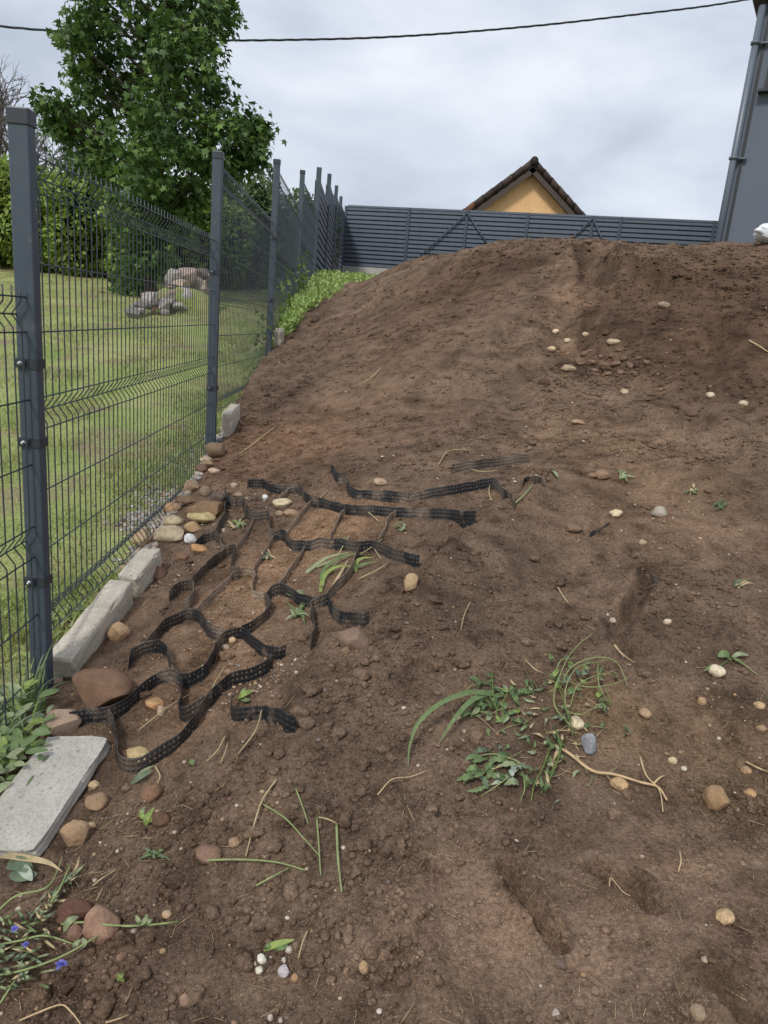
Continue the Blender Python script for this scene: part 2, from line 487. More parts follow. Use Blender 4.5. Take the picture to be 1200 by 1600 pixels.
def buried_edge(X, Y):
    best = np.full(X.shape, 9.0); side = np.zeros(X.shape)
    for a, b in zip(_EDGE[:-1], _EDGE[1:]):
        d, t = seg_d(X, Y, a, b)
        s = (b[0] - a[0]) * (Y - a[1]) - (b[1] - a[1]) * (X - a[0])
        m_ = d < best
        best = np.where(m_, d, best); side = np.where(m_, -np.sign(s), side)
    sd = best * side + 0.05 * perlin(X / 0.16, Y / 0.16, 91) + 0.025 * perlin(X / 0.06, Y / 0.06, 92)
    up = np.clip(sd / 0.11, 0, 1); up = up * up * (3 - 2 * up)
    return up * np.exp(-np.clip(sd - 0.1, 0, 9) / 0.55)
def height(X, Y, detail=True):
    X = np.asarray(X, float); Y = np.asarray(Y, float)
    z = base_h(X, Y)
    for p, rr, hh in _HUMP:
        z = z + hh * np.exp(-((X - p[0]) ** 2 + (Y - p[1]) ** 2) / rr ** 2)
    z = z + 0.085 * buried_edge(X, Y)
    z = z + 0.010 * perlin((X * 0.80 + Y * 0.60) / 0.075, (-X * 0.60 + Y * 0.80) / 0.55, 15) * np.clip((Y - 3.6) / 1.5, 0, 1)
    sm = np.zeros_like(z)
    for a, b, wd, am in _SMOOTH:
        d, t = seg_d(X, Y, a, b)
        sm = np.maximum(sm, am * np.clip((1.35 - d / wd) * 2.2, 0, 1))
    k = 1 - sm
    d0, _t = seg_d(X, Y, _SMOOTH[0][0], _SMOOTH[0][1])
    z = z - 0.012 * np.clip((1.25 - d0 / 0.08) * 3.0, 0, 1)
    z = z + (0.035 + 0.06 * np.clip((Y - 5.5) / 2, 0, 1)) * perlin(X / 0.9, Y / 0.9, 1) + 0.035 * np.clip((Y - 6.3) / 0.8, 0, 1) * perlin(X / 0.22, Y / 0.22, 16) + 0.030 * np.clip((Y - 4.0) / 2.5, 0, 1) * (np.abs(perlin(X / 0.28, Y / 0.28, 14)) - 0.25) * k + 0.020 * perlin(X / 0.37, Y / 0.37, 2) * k
    for pts, wd, dp in _GROOVE:
        for a, b in zip(pts[:-1], pts[1:]):
            d, t = seg_d(X, Y, a, b)
            w_ = wd * (1 + 0.35 * perlin(X / wd / 2, Y / wd / 2, 9))
            z = z - 0.75 * dp * np.exp(-(d / w_) ** 4) + 0.18 * dp * np.exp(-((d - 1.7 * wd) / (0.7 * wd)) ** 2)
    if detail:
        rg = 0.55 + 0.9 * np.clip(perlin(X / 0.55, Y / 0.55, 21) + 0.35, 0, 1)
        kk = k * rg * (1 + 0.16 * np.clip(Y - 2.2, 0, 6))
        z = z + 0.0135 * perlin(X / 0.13, Y / 0.13, 3) * kk
        n5 = perlin(X / 0.050, Y / 0.050, 4)
        z = z + 0.0125 * (np.abs(n5) - 0.25) * kk
        z = z + 0.0075 * (np.abs(perlin(X / 0.021, Y / 0.021, 5)) - 0.25) * kk + 0.0035 * perlin(X / 0.011, Y / 0.011, 6) * (0.12 + 0.88 * k)
    return z
# heights cached on a fine grid for placing things
_GX = np.arange(-1.6, 8.4, 0.0125); _GY = np.arange(-0.2, 14.2, 0.0125)
_HG = height(np.repeat(_GX[None, :], len(_GY), 0), np.repeat(_GY[:, None], len(_GX), 1))
def hfast(X, Y):
    X = np.asarray(X, float); Y = np.asarray(Y, float)
    u = np.clip((X - _GX[0]) / 0.0125, 0, len(_GX) - 2.001); v = np.clip((Y - _GY[0]) / 0.0125, 0, len(_GY) - 2.001)
    i = u.astype(int); j = v.astype(int); fu = u - i; fv = v - j
    return (_HG[j, i] * (1 - fu) + _HG[j, i+1] * fu) * (1 - fv) + (_HG[j+1, i] * (1 - fu) + _HG[j+1, i+1] * fu) * fv
def hz(x, y): return float(hfast(np.array([x]), np.array([y]))[0])
_YS = np.concatenate([np.arange(0.5, 4, 0.006), np.arange(4, 14, 0.02)])
def ground(px, py, lift=0.0):
    """where the line of sight through a photo pixel meets the soil"""
    P = EYE + ray(px, py) * _YS[:, None]
    d = P[:, 2] - hfast(P[:, 0], P[:, 1]) - lift
    i = np.argmax(d < 0) if (d < 0).any() else len(_YS) - 1
    return P[i]
# soil tones: dry pale crust, reddish subsoil, damp turned earth; plus shade painted into grooves
_TINT = []
for (px, py, rr, c) in [(895,425,0.20,(1.5,1.52,1.5)),(888,465,0.22,(1.5,1.5,1.48)),(875,510,0.22,(1.35,1.35,1.32)),(1065,520,0.15,(1.3,1.3,1.28)),(830,1425,0.035,(0.72,0.71,0.70)),(810,1392,0.035,(0.72,0.71,0.70)),(852,1460,0.035,(0.72,0.71,0.70)),(975,1398,0.05,(0.74,0.73,0.72)),(1120,1562,0.05,(0.74,0.73,0.72)),(740,1430,0.13,(1.22,1.20,1.19)),(760,1500,0.12,(1.18,1.17,1.16)),(950,1460,0.18,(1.16,1.15,1.14)),(1080,1340,0.2,(1.18,1.17,1.16)),(1130,1480,0.2,(1.12,1.11,1.1)),  # the small dark spots are painted shade that deepens the grooves
        (340,960,0.35,(1.55,1.48,1.38)),(300,1080,0.24,(1.5,1.42,1.32)),(460,860,0.34,(1.55,1.45,1.32)),(560,800,0.3,(1.35,1.3,1.22)),(420,700,0.55,(1.22,1.10,1.03)),(560,650,0.8,(1.06,1.02,0.98)),(1000,700,0.6,(1.14,1.11,1.06)),(900,660,0.45,(1.1,1.08,1.05)),(1130,1180,0.25,(1.15,1.12,1.02)),(930,1120,0.16,(1.20,1.15,1.02)),(1020,790,0.5,(1.18,1.14,1.08)),
        (780,930,0.35,(0.95,0.96,0.96)),(1080,470,1.1,(0.66,0.61,0.58)),(760,430,0.8,(0.74,0.70,0.68)),(1140,560,0.6,(0.76,0.72,0.69)),(640,500,0.9,(0.88,0.84,0.82)),(100,1540,0.25,(0.92,0.9,0.9)),(560,1120,0.16,(1.0,1.0,1.0)),(850,1400,0.5,(1.08,1.07,1.06)),(930,410,0.16,(0.8,0.8,0.8)),(640,560,0.5,(1.0,0.97,0.95))]:
    _TINT.append((base_ground(px, py), rr, np.array(c)))
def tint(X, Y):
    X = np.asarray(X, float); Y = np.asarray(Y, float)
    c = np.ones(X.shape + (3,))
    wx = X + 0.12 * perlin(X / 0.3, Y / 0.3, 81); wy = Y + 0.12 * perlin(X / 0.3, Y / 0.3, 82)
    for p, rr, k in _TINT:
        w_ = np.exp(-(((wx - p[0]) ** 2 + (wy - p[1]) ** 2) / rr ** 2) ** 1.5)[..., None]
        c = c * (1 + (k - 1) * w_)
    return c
def ppm(p): return F_PX / depth(p)          # photo pixels per metre at a point

def lawn_h(X, Y):
    X = np.asarray(X, float); Y = np.asarray(Y, float)
    fx = fence_x(Y)
    dist = np.maximum(fx - X, 0)
    edge = base_h(fx, Y)
    z0 = lawn_base(Y)
    z = np.maximum(z0, edge - 0.03 - 0.7 * dist - 0.03)
    return z + 0.03 * perlin(X / 1.1, Y / 1.1, 31) + 0.012 * perlin(X / 0.3, Y / 0.3, 32)

# soil sheet
def soil_sheet():
    ny, nx = 680, 500
    Y = 0.22 * (24.0 / 0.22) ** np.linspace(0, 1, ny)
    Y = np.concatenate([np.linspace(-2.5, 0.2, 24), Y])
    ny = len(Y)
    xl = fence_x(Y) - 0.02; xr = 0.95 * np.maximum(Y, 0) + 1.7
    t = np.linspace(0, 1, nx)
    X = xl[:, None] + (xr - xl)[:, None] * t[None, :]
    YY = np.repeat(Y[:, None], nx, 1)
    Z = height(X, YY)
    V = np.stack([X, YY, Z], -1).reshape(-1, 3)
    idx = np.arange(ny * nx).reshape(ny, nx)
    Fq = np.stack([idx[:-1, :-1], idx[:-1, 1:], idx[1:, 1:], idx[1:, :-1]], -1).reshape(-1, 4)
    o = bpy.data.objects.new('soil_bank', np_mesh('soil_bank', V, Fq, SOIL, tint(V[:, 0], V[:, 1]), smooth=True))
    link(o); tag(o, 'brown loose soil bank rising to a mound', None, None, 'structure')
soil_sheet()

def b_lawn(t, bs, out):
    p = geopos(t)
    c = ramp(t, noise(t, 1.3, 5, 0.6, p, 0.3), [(0.3, (0.240, 0.320, 0.095)), (0.5, (0.340, 0.385, 0.140)), (0.7, (0.440, 0.435, 0.195))])
    bare = ramp(t, noise(t, 2.1, 5, 0.65, p, 0.5), [(0.50, (0,0,0)), (0.62, (1,1,1))])
    c = mix(t, math_(t, 'MULTIPLY', bare, 0.85), c, (0.300, 0.230, 0.155))
    c = mix(t, 1.0, c, ramp(t, noise(t, 55, 5, 0.7, p), [(0.3, (0.6,)*3), (0.7, (1.35,)*3)]), 'MULTIPLY')
    t.links.new(c, bs.inputs['Base Color'])
    bs.inputs['Roughness'].default_value = 0.95
    bs.inputs['Specular IOR Level'].default_value = 0.1
    bump(t, bs, noise(t, 70, 5, 0.7, p), 0.8, 0.03)
LAWN = material('lawn', b_lawn)
def lawn_sheet():
    Y = np.concatenate([np.linspace(-3, 6, 150), np.linspace(6.1, 34, 140)])
    t = np.linspace(0, 1, 130) ** 1.7
    fx = fence_x(Y) - 0.021
    X = fx[:, None] - 32.0 * t[None, :]
    YY = np.repeat(Y[:, None], len(t), 1)
    V = np.stack([X, YY, lawn_h(X, YY)], -1).reshape(-1, 3)
    idx = np.arange(len(Y) * len(t)).reshape(len(Y), len(t))
    Fq = np.stack([idx[:-1, :-1], idx[1:, :-1], idx[1:, 1:], idx[:-1, 1:]], -1).reshape(-1, 4)
    o = bpy.data.objects.new('lawn', np_mesh('lawn', V, Fq, LAWN, smooth=True))
    link(o); tag(o, 'sloping mown lawn beyond the mesh fence', None, None, 'structure')
lawn_sheet()
def ground_sheet():
    xs = np.concatenate([np.linspace(-600, -40, 12), np.linspace(-36, 40, 39), np.linspace(50, 600, 12)])
    ys = np.concatenate([np.linspace(-300, -10, 8), np.linspace(-8, 40, 49), np.linspace(50, 900, 14)])
    X, Y = np.meshgrid(xs, ys)
    Z = np.minimum(lawn_base(Y), 2.6) - 0.45
    V = np.stack([X, Y, Z], -1).reshape(-1, 3)
    idx = np.arange(V.shape[0]).reshape(X.shape)
    Fq = np.stack([idx[:-1, :-1], idx[:-1, 1:], idx[1:, 1:], idx[1:, :-1]], -1).reshape(-1, 4)
    o = bpy.data.objects.new('ground', np_mesh('ground', V, Fq, LAWN, smooth=True))
    link(o); tag(o, 'wide grassy ground reaching the horizon', None, None, 'structure')
ground_sheet()

# ------------------------------------------------------------------ mesh fence
def rotz(a):
    c, s = math.cos(a), math.sin(a)
    return np.array([[c, -s, 0], [s, c, 0], [0, 0, 1.0]])
POST_Y = [2.17, 4.67, 7.17, 9.67]
POST_TOP = [(29, 170), (341, 237), (433, 249), (473, 266)]
CLAMPS = [[568, 690, 905], [425, 606], [372, 468], [350]]
mf = empty('mesh_fence', (fence_x(0.5), 0.5, hz(-1.04, 0.5)), 'dark grey wire mesh panel fence stepping up the slope beside the lawn', 'fence')
mfm = mf.matrix_basis.copy()
def world_child(o, parent, m):
    """parent without moving: all thing empties are unrotated"""
    o.parent = parent
    o.matrix_parent_inverse = Matrix.Translation(-Vector(parent.location))
    return o
def profile_post(x, y, z0, z1, sx, sy, cz=0.0):
    """rounded rectangular tube post"""
    rr = 0.006; pts = []
    for cx, cy, a0 in ((sx/2-rr, sy/2-rr, 0), (-sx/2+rr, sy/2-rr, 90), (-sx/2+rr, -sy/2+rr, 180), (sx/2-rr, -sy/2+rr, 270)):
        for k in range(4):
            a = R(a0 + 30 * k); pts.append((cx + rr * math.cos(a), cy + rr * math.sin(a)))
    n = len(pts); V = [(x+p[0], y+p[1], z0) for p in pts] + [(x+p[0], y+p[1], z1) for p in pts]
    F = [(k, (k+1) % n, n+(k+1) % n, n+k) for k in range(n)] + [tuple(range(n))[::-1], tuple(range(n, 2*n))]
    return V, F
post_pos = []
for i, Y in enumerate(POST_Y):
    top = at(POST_TOP[i][0] + (2 if i == 0 else 0), POST_TOP[i][1], Y)
    x = float(fence_x(Y)) if i == 0 else top[0]
    z0 = base_h(np.array([x]), np.array([Y]))[0] - 0.35
    m = MB(); V, F = profile_post(x, Y, z0, top[2] - 0.012, 0.060, 0.044); m.add(V, F)
    po = m.build('post', POST, None, 0); world_child(po, mf, mfm)
    m = MB(); V, F = profile_post(x, Y, top[2] - 0.045, top[2], 0.066, 0.050); m.add(V, F)
    cp = m.build('cap', CAP, None, 0.004)
    cp.parent = po
    for cy in CLAMPS[i]:
        zc = at(project(np.array([x, Y, 1.0]))[0], cy, Y)[2]
        m = MB(); V, F = profile_post(x, Y, zc - 0.014, zc + 0.014, 0.068, 0.052); m.add(V, F)
        m.box((x - 0.016, Y - 0.029, zc), (0.030, 0.006, 0.022))
        c = m.build('clamp', CAP, None); c.parent = po
        m = MB(); m.tube([(x - 0.014, Y - 0.030, zc), (x - 0.014, Y - 0.037, zc)], 0.0075, 6); m.tube([(x - 0.014, Y - 0.037, zc), (x - 0.014, Y - 0.046, zc)], 0.004, 8)
        c = m.build('bolt', ZINC, None); c.parent = po
    post_pos.append((x, Y, top[2]))

# one vertical wire with its three folds, shared by every panel
VW_PTS = [(0,0),(0,0.012),(-0.028,0.05),(0,0.088),(0,0.105),(0,0.695),(0,0.712),(-0.028,0.75),(0,0.788),(0,0.805),(0,1.395),(0,1.412),(-0.028,1.45),(0,1.488),(0,1.50),(0,1.53)]
m = MB(); m.tube([(p[0], 0, p[1]) for p in VW_PTS], 0.0024, 5)
VW_ME = m.mesh('vertical_wire', WIRE)
H_ROWS = [(0.0,0),(0.05,-0.028),(0.1,0),(0.3,0),(0.5,0),(0.7,0),(0.75,-0.028),(0.8,0),(1.0,0),(1.2,0),(1.4,0),(1.45,-0.028),(1.5,0)]
def mesh_panel(a, b, zb, rise=0.0, n=None, y_from=None):
    ax, ay = a; bx, by = b
    L = math.hypot(bx-ax, by-ay); ux, uy = (bx-ax)/L, (by-ay)/L
    ang = math.atan2(-(bx-ax), by-ay)
    m = MB()
    for h, off in H_ROWS:
        ox, oy = off * math.cos(ang), off * math.sin(ang)
        s = 0.003
        m.tube([(ax + ux*s + ox + 0.0025, ay + uy*s + oy, zb + h), (bx - ux*s + ox + 0.0025, by - uy*s + oy, zb + h + rise)], 0.0026, 5)
    p = m.build('mesh_panel', WIRE, None); world_child(p, mf, mfm)
    n = int(L / 0.05)
    s0 = (L - (n - 1) * 0.05) / 2
    for k in range(n):
        s = s0 + k * 0.05
        o = bpy.data.objects.new('vertical_wire', VW_ME); col.objects.link(o)
        o.parent = p
        o.matrix_basis = Matrix.Translation((ax + ux*s - 0.0025, ay + uy*s, zb + rise * s / L)) @ Matrix.Rotation(ang, 4, 'Z')
    return p
P1z = 1.5 - 1.10
mesh_panel((fence_x(0.9), 0.90), (post_pos[0][0], post_pos[0][1] - 0.012), P1z - 0.40)
mesh_panel((post_pos[0][0], POST_Y[0] + 0.024), (post_pos[1][0], POST_Y[1] - 0.024), P1z, 0.035)
mesh_panel((post_pos[1][0], POST_Y[1] + 0.024), (post_pos[2][0], POST_Y[2] - 0.024), at(352, 290, 4.69)[2] - 1.4)
mesh_panel((post_pos[2][0], POST_Y[2] + 0.024), (post_pos[3][0], POST_Y[3] - 0.024), at(438, 285, 7.19)[2] - 1.4)
P5 = at(499, 262, 12.17)
mesh_panel((post_pos[3][0], POST_Y[3] + 0.024), (P5[0], 12.17 - 0.03), at(477, 296, 9.69)[2] - 1.4)

# ------------------------------------------------------------------ slat fences
SL_Y = [12.17, 14.67, 17.17, 19.67]
SL_TOP = [(499, 262), (515, 272), (526, 290), (533, 307)]
corner_top = at(541, 322, 22.1)
sf = empty('slat_fence', (float(fence_x(12.17)), 12.17, 2.2), 'grey horizontal slat fence beyond the wire mesh, standing edge on', 'fence')
def slat_bay(parent, a, b, z_top, n=15, gap=0.118, hgt=0.080, base_z=None, plinth=True, side=1):
    ax, ay = a; bx, by = b
    L = math.hypot(bx-ax, by-ay); ang = math.atan2(by-ay, bx-ax)
    rz = rotz(ang)
    m = MB()
    # proud face with a set-back joint strip below it
    m.box((0, 0, 0), (L - 0.004, 0.020, hgt), rz)
    back = rz @ np.array([0, 0.055 * side, 0])
    m.box(tuple(back + np.array([0, 0, -gap * 0.42])), (L - 0.004, 0.006, gap * 0.9), rz)
    me = m.mesh('slat', SLAT)
    for k in range(n):
        o = bpy.data.objects.new('slat', me); col.objects.link(o)
        o.parent = parent
        o.location = Vector(((ax+bx)/2, (ay+by)/2, z_top - 0.06 - k * gap)) - Vector(parent.location)
    zb = z_top - 0.06 - (n - 1) * gap - hgt / 2
    if plinth:
        m = MB(); m.box(((ax+bx)/2, (ay+by)/2, zb - 0.36), (L - 0.006, 0.05, 0.70), rz)
        p = m.build('plinth', PLINTH, None); world_child(p, parent, None)
    return zb
SLP = [(at(*SL_TOP[i], SL_Y[i])) for i in range(4)] + [corner_top]
for i in range(5):
    p = SLP[i]
    z0 = 1.9 if i < 4 else 2.2
    m = MB(); V, F = profile_post(p[0], p[1], z0, p[2], 0.075, 0.075); m.add(V, F)
    o = m.build('post', POST, None); world_child(o, sf, None)
for i in range(4):
    a = SLP[i]; b = SLP[i+1]
    slat_bay(sf, (a[0], a[1] + 0.012), (b[0], b[1] - 0.012), a[2] - 0.12, side=1)
# back fence
bf = empty('gate_fence', (3.0, 21.0, 3.0), 'long grey slat fence with diagonal braces behind the soil mound', 'fence')
yr = (corner_top[2] - CAM_Z) / ray(1115, 347)[2]
BR = at(1115, 347, yr)
bd = (BR - corner_top)[:2]; bL = np.linalg.norm(bd); bu = bd / bL
def on_back(px):
    """parameter along the back fence seen at photo column px (at its top rail)"""
    lo, hi = -0.2, 1.2
    for _ in range(50):
        mid = (lo + hi) / 2
        q = corner_top + (BR - corner_top) * mid
        if project(q)[0] < px: lo = mid
        else: hi = mid
    q = corner_top + (BR - corner_top) * lo
    return q
posts_px = [640, 731, 826, 927, 971, 1117, 1165]
pts = [corner_top] + [on_back(x) for x in posts_px]
ztop = corner_top[2]
ang = math.atan2(bu[1], bu[0])
nb = np.array([bu[1], -bu[0], 0])     # towards the camera
for k, q in enumerate(pts[1:]):
    m = MB(); V, F = profile_post(0, 0, 2.2, ztop + 0.02, 0.085 if k == 0 else 0.075, 0.09); V = [tuple(rotz(ang) @ np.array([v[0], v[1], 0]) + np.array([q[0], q[1], v[2]])) for v in V]; m.add(V, F)
    o = m.build('post', POST, None); world_child(o, bf, None)
for a, b in zip(pts[:-1], pts[1:]):
    zb = slat_bay(bf, a[:2] + bu * 0.012, b[:2] - bu * 0.012, ztop, n=14, gap=0.117, hgt=0.080, plinth=False)
m = MB(); c = (pts[0] + pts[-1]) / 2
bL = np.linalg.norm((pts[-1] - pts[0])[:2])
m.box((c[0], c[1], ztop + 0.005), (bL - 0.1, 0.05, 0.05), rotz(ang)); 
o = m.build('top_rail', SLAT, None); world_child(o, bf, None)
c = (pts[0] + pts[-1]) / 2
m = MB(); m.box((c[0], c[1], zb - 0.52), (bL - 0.04, 0.10, 1.0), rotz(ang)); o = m.build('plinth', PLINTH, None); world_child(o, bf, None)
for (x0, zf0, x1, zf1) in [(645, 0.05, 731, 0.97), (731, 0.97, 785, 0.30), (872, 0.38, 927, 0.97), (927, 0.97, 972, 0.28)]:
    a = on_back(x0); b = on_back(x1)
    A = np.array([a[0], a[1], ztop - 1.70 * (1 - zf0)]) + nb * 0.07; B = np.array([b[0], b[1], ztop - 1.70 * (1 - zf1)]) + nb * 0.07
    m = MB(); m.tube([A, B], 0.022, 4); o = m.build('brace', POST, None); world_child(o, bf, None)

# ------------------------------------------------------------------ orange gable house
def b_orange(t, bs, out):
    p = geopos(t)
    c = ramp(t, noise(t, 1.6, 5, 0.6, p), [(0.3, (0.78, 0.475, 0.225)), (0.7, (0.84, 0.54, 0.270))])
    c = mix(t, 1.0, c, ramp(t, noise(t, 14, 4, 0.7, p), [(0.3, (0.86,)*3), (0.7, (1.1,)*3)]), 'MULTIPLY')
    t.links.new(c, bs.inputs['Base Color']); bs.inputs['Roughness'].default_value = 0.9
    bump(t, bs, noise(t, 40, 4, 0.7, p), 0.5, 0.02)
ORANGE = material('orange_render', b_orange)
GY = 27.0
ap = at(831, 259, GY)
halfw = 3.9; slope = math.tan(R(39.5)); zl = ap[2] - halfw * slope
gh = empty('orange_house', (ap[0], GY, 2.3), 'orange rendered gable house with mottled tiled roof behind the slat fence', 'house')
m = MB()
x0, x1 = ap[0] - halfw + 0.35, ap[0] + halfw - 0.35
zc = ap[2] - 0.25
zw = zc - (halfw - 0.35) * slope
V = []
for y in (GY, GY + 9):
    V += [(x0, y, 1.8), (x1, y, 1.8), (x1, y, zw), (ap[0], y, zc), (x0, y, zw)]
m.add(V, [(0,1,2,3,4), (9,8,7,6,5), (0,5,6,1), (1,6,7,2), (2,7,8,3), (3,8,9,4), (4,9,5,0)])
o = m.build('wall', ORANGE, None); world_child(o, gh, None)
TILES = [plain('roof_tile_%d' % k, c, 0.85, 0.2, 0.3, 9, 0.3, 0.01) for k, c in enumerate([(0.055, 0.042, 0.038), (0.075, 0.055, 0.046), (0.155, 0.075, 0.040), (0.040, 0.034, 0.034)])]
BARGE = plain('barge_board', (0.085, 0.068, 0.060), 0.8, 0.2)
for sgn in (-1, 1):
    d = np.array([sgn * math.cos(R(39.5)), 0, -math.sin(R(39.5))]); nrm = np.array([sgn * math.sin(R(39.5)), 0, math.cos(R(39.5))])
    Ls = halfw / math.cos(R(39.5))
    top = np.array([ap[0], GY - 0.35, ap[2]])
    rot = np.stack([d, np.array([0, 1.0, 0]), nrm], 1)
    m = MB(); m.box(top + d * Ls / 2 - nrm * 0.17 + np.array([0, 0.02, 0]), (Ls, 0.05, 0.17), rot); o = m.build('barge_board', BARGE, None); world_child(o, gh, None)
    m = MB(); m.box(top + d * Ls / 2 - nrm * 0.02 + np.array([0, 4.85, 0]), (Ls, 9.3, 0.07), rot); rf = m.build('roof', TILES[0], None); world_child(rf, gh, None)
    nt_ = 13; step = Ls / nt_
    for k in range(nt_):
        # half round verge tiles, each lapping the one below
        P0 = top + d * (k * step) + nrm * (0.035 + 0.035); P1 = top + d * ((k + 1) * step + 0.06) + nrm * 0.03
        m = MB(); m.tube([P0 + np.array([0, 0.02, 0]), P0 * 0.5 + P1 * 0.5 + np.array([0, 0.02, 0]), P1 + np.array([0, 0.02, 0])], [0.098, 0.106, 0.116], 8)
        o = m.build('verge_tile', TILES[random.choice([0, 0, 1, 1, 2, 3])], None); o.parent = rf; o.matrix_parent_inverse = Matrix.Identity(4)
m = MB(); m.tube([(ap[0], GY - 0.5, ap[2] + 0.07), (ap[0], GY + 9.2, ap[2] + 0.07)], 0.13, 12); o = m.build('ridge', TILES[3], None); world_child(o, gh, None)

# ------------------------------------------------------------------ grey house
HY = 12.0
def b_grey(t, bs, out):
    p = geopos(t)
    c = ramp(t, noise(t, 0.8, 5, 0.6, p), [(0.3, (0.130, 0.152, 0.192)), (0.7, (0.150, 0.168, 0.206))])
    c = mix(t, 1.0, c, ramp(t, noise(t, 60, 4, 0.7, p), [(0.3, (0.88,)*3), (0.7, (1.1,)*3)]), 'MULTIPLY')
    t.links.new(c, bs.inputs['Base Color']); bs.inputs['Roughness'].default_value = 0.9; bs.inputs['Specular IOR Level'].default_value = 0.15
    bump(t, bs, noise(t, 120, 4, 0.7, p), 0.5, 0.006)
GREY = material('grey_render', b_grey)
PIPE = plain('grey_pipe', (0.120, 0.142, 0.178), 0.38, 0.5, 0.05)
DARKTRIM = plain('dark_trim', (0.030, 0.034, 0.042), 0.5, 0.4)
hc = at(1123, 388, HY)
htop = at(1192, 2, HY)[2]
gr = empty('grey_house', (hc[0], HY, 2.3), 'tall grey rendered house with corner downpipe at the right edge', 'house')
ang_h = R(-31)
rh = rotz(ang_h)
hx = rh @ np.array([1.0, 0, 0]); hy = rh @ np.array([0, 1.0, 0])
C0 = np.array([hc[0], HY, 0])
m = MB(); cc = C0 + hx * 5 + hy * 4
m.box((cc[0], cc[1], (htop + 1.7) / 2), (10, 8, htop - 1.7), rh); o = m.build('wall', GREY, None); world_child(o, gr, None)
m = MB(); q = C0 - hx * 0.02 - hy * 0.075
m.tube([(q[0], q[1], 1.8), (q[0], q[1], htop - 0.08)], 0.050, 14); dp = m.build('downpipe', PIPE, None); world_child(dp, gr, None)
m = MB(); q2 = C0 + hx * 0.085 - hy * 0.006
m.box((q2[0], q2[1], (htop + 1.9) / 2), (0.045, 0.012, htop - 1.9), rh); o = m.build('corner_trim', DARKTRIM, None); world_child(o, gr, None)
for py in (68, 250):
    zc = at(1160, py, HY)[2]
    m = MB(); m.tube([(q[0], q[1], zc - 0.02), (q[0], q[1], zc + 0.02)], 0.070, 14); m.box(np.array([q[0], q[1], zc]) + hx * 0.10 + hy * 0.03, (0.16, 0.05, 0.022), rh)
    o = m.build('bracket', PIPE, None); o.parent = dp; o.matrix_parent_inverse = Matrix.Identity(4)
m = MB(); cc = C0 + hx * 5 + hy * 4
m.box((cc[0], cc[1], htop + 0.09), (10.34, 8.34, 0.22), rh); o = m.build('eaves', DARKTRIM, None, 0.02); world_child(o, gr, None)
wc = C0 + hx * 1.35 - hy * 0.0
w_l = at(1197, 100, HY)
wx = (w_l[0] - C0[0]) / hx[0]
wz1, wz0 = at(1200, 48, HY)[2], at(1200, 146, HY)[2]
m = MB()
for (du, dz, su, sz) in [(0.03, 0, 0.06, wz1 - wz0), (1.17, 0, 0.06, wz1 - wz0), (0.6, (wz1 - wz0) / 2 - 0.03, 1.08, 0.06), (0.6, -(wz1 - wz0) / 2 + 0.03, 1.08, 0.06)]:
    q = C0 + hx * (wx + du) - hy * 0.02; m.box((q[0], q[1], (wz0 + wz1) / 2 + dz), (su, 0.06, sz), rh)
wo_ = m.build('window', DARKTRIM, None); world_child(wo_, gr, None)
GLASS = plain('window_glass', (0.02, 0.025, 0.03), 0.06, 0.6)
q = C0 + hx * (wx + 0.6) - hy * 0.008
m = MB(); m.box((q[0], q[1], (wz0 + wz1) / 2), (1.08, 0.012, wz1 - wz0 - 0.12), rh); o = m.build('pane', GLASS, None); o.parent = wo_
m = MB(); q = C0 + hx * (wx + 0.6) - hy * 0.07
m.box((q[0], q[1], wz0 - 0.03), (1.34, 0.14, 0.035), rh); o = m.build('sill', DARKTRIM, None); o.parent = wo_

# white sack lying behind the crest of the mound
m = MB(); V, Fc = ICO[4]
V = V.copy(); k = 1 + 0.20 * wob(V, 2.6, 3) + 0.12 * np.abs(wob(V, 7, 4)) + 0.06 * np.abs(wob(V, 17, 6))
V = V * k[:, None] * np.array([0.25, 0.16, 0.10])
c = at(1216, 380, 7.1)
c[2] = hz(c[0], c[1]) + 0.055
m.add(V + c, Fc, True)
SACK = plain('white_woven_plastic', (0.72, 0.74, 0.76), 0.5, 0.4, 0.06, 20, 0.25, 0.01)
o = m.build('plastic_sack', SACK); tag(o, 'crumpled white plastic sack lying on the mound by the grey house', 'sack')

# ------------------------------------------------------------------ overhead cable
ctl = [(-160,22,13.0),(0,41,13.3),(120,51,13.6),(240,59,13.9),(350,63,14.2),(470,62,14.5),(580,59,14.8),(700,52,15.1),(850,39,15.5),(1000,22,15.9),(1100,10,16.2),(1180,-3,16.5),(1300,-24,16.9)]
CP = np.array([at(*c) for c in ctl])
def catmull(P, n):
    P = np.asarray(P, float)
    Q = np.vstack([2 * P[0] - P[1], P, 2 * P[-1] - P[-2]])
    out = []
    for i in range(1, len(Q) - 2):
        for k in range(n):
            t = k / n
            a, b, c, d = Q[i-1], Q[i], Q[i+1], Q[i+2]
            out.append(0.5 * ((2*b) + (-a+c)*t + (2*a-5*b+4*c-d)*t*t + (-a+3*b-3*c+d)*t**3))
    out.append(Q[-2])
    return np.array(out)
C = catmull(CP, 90)
CABLE = plain('black_cable', (0.030, 0.033, 0.038), 0.5, 0.4)
s = np.concatenate([[0], np.cumsum(np.linalg.norm(np.diff(C, axis=0), axis=1))])
ov = empty('overhead_cable', CP[0], 'twisted dark overhead cable sagging across the sky', 'cable')
for k in range(3):
    ph = s / 0.95 * 2 * math.pi + k * 2 * math.pi / 3
    m = MB(); m.tube(C + np.stack([0 * s, 0.011 * np.cos(ph), 0.011 * np.sin(ph)], 1), 0.0095, 6)
    o = m.build('strand', CABLE, None); world_child(o, ov, None)

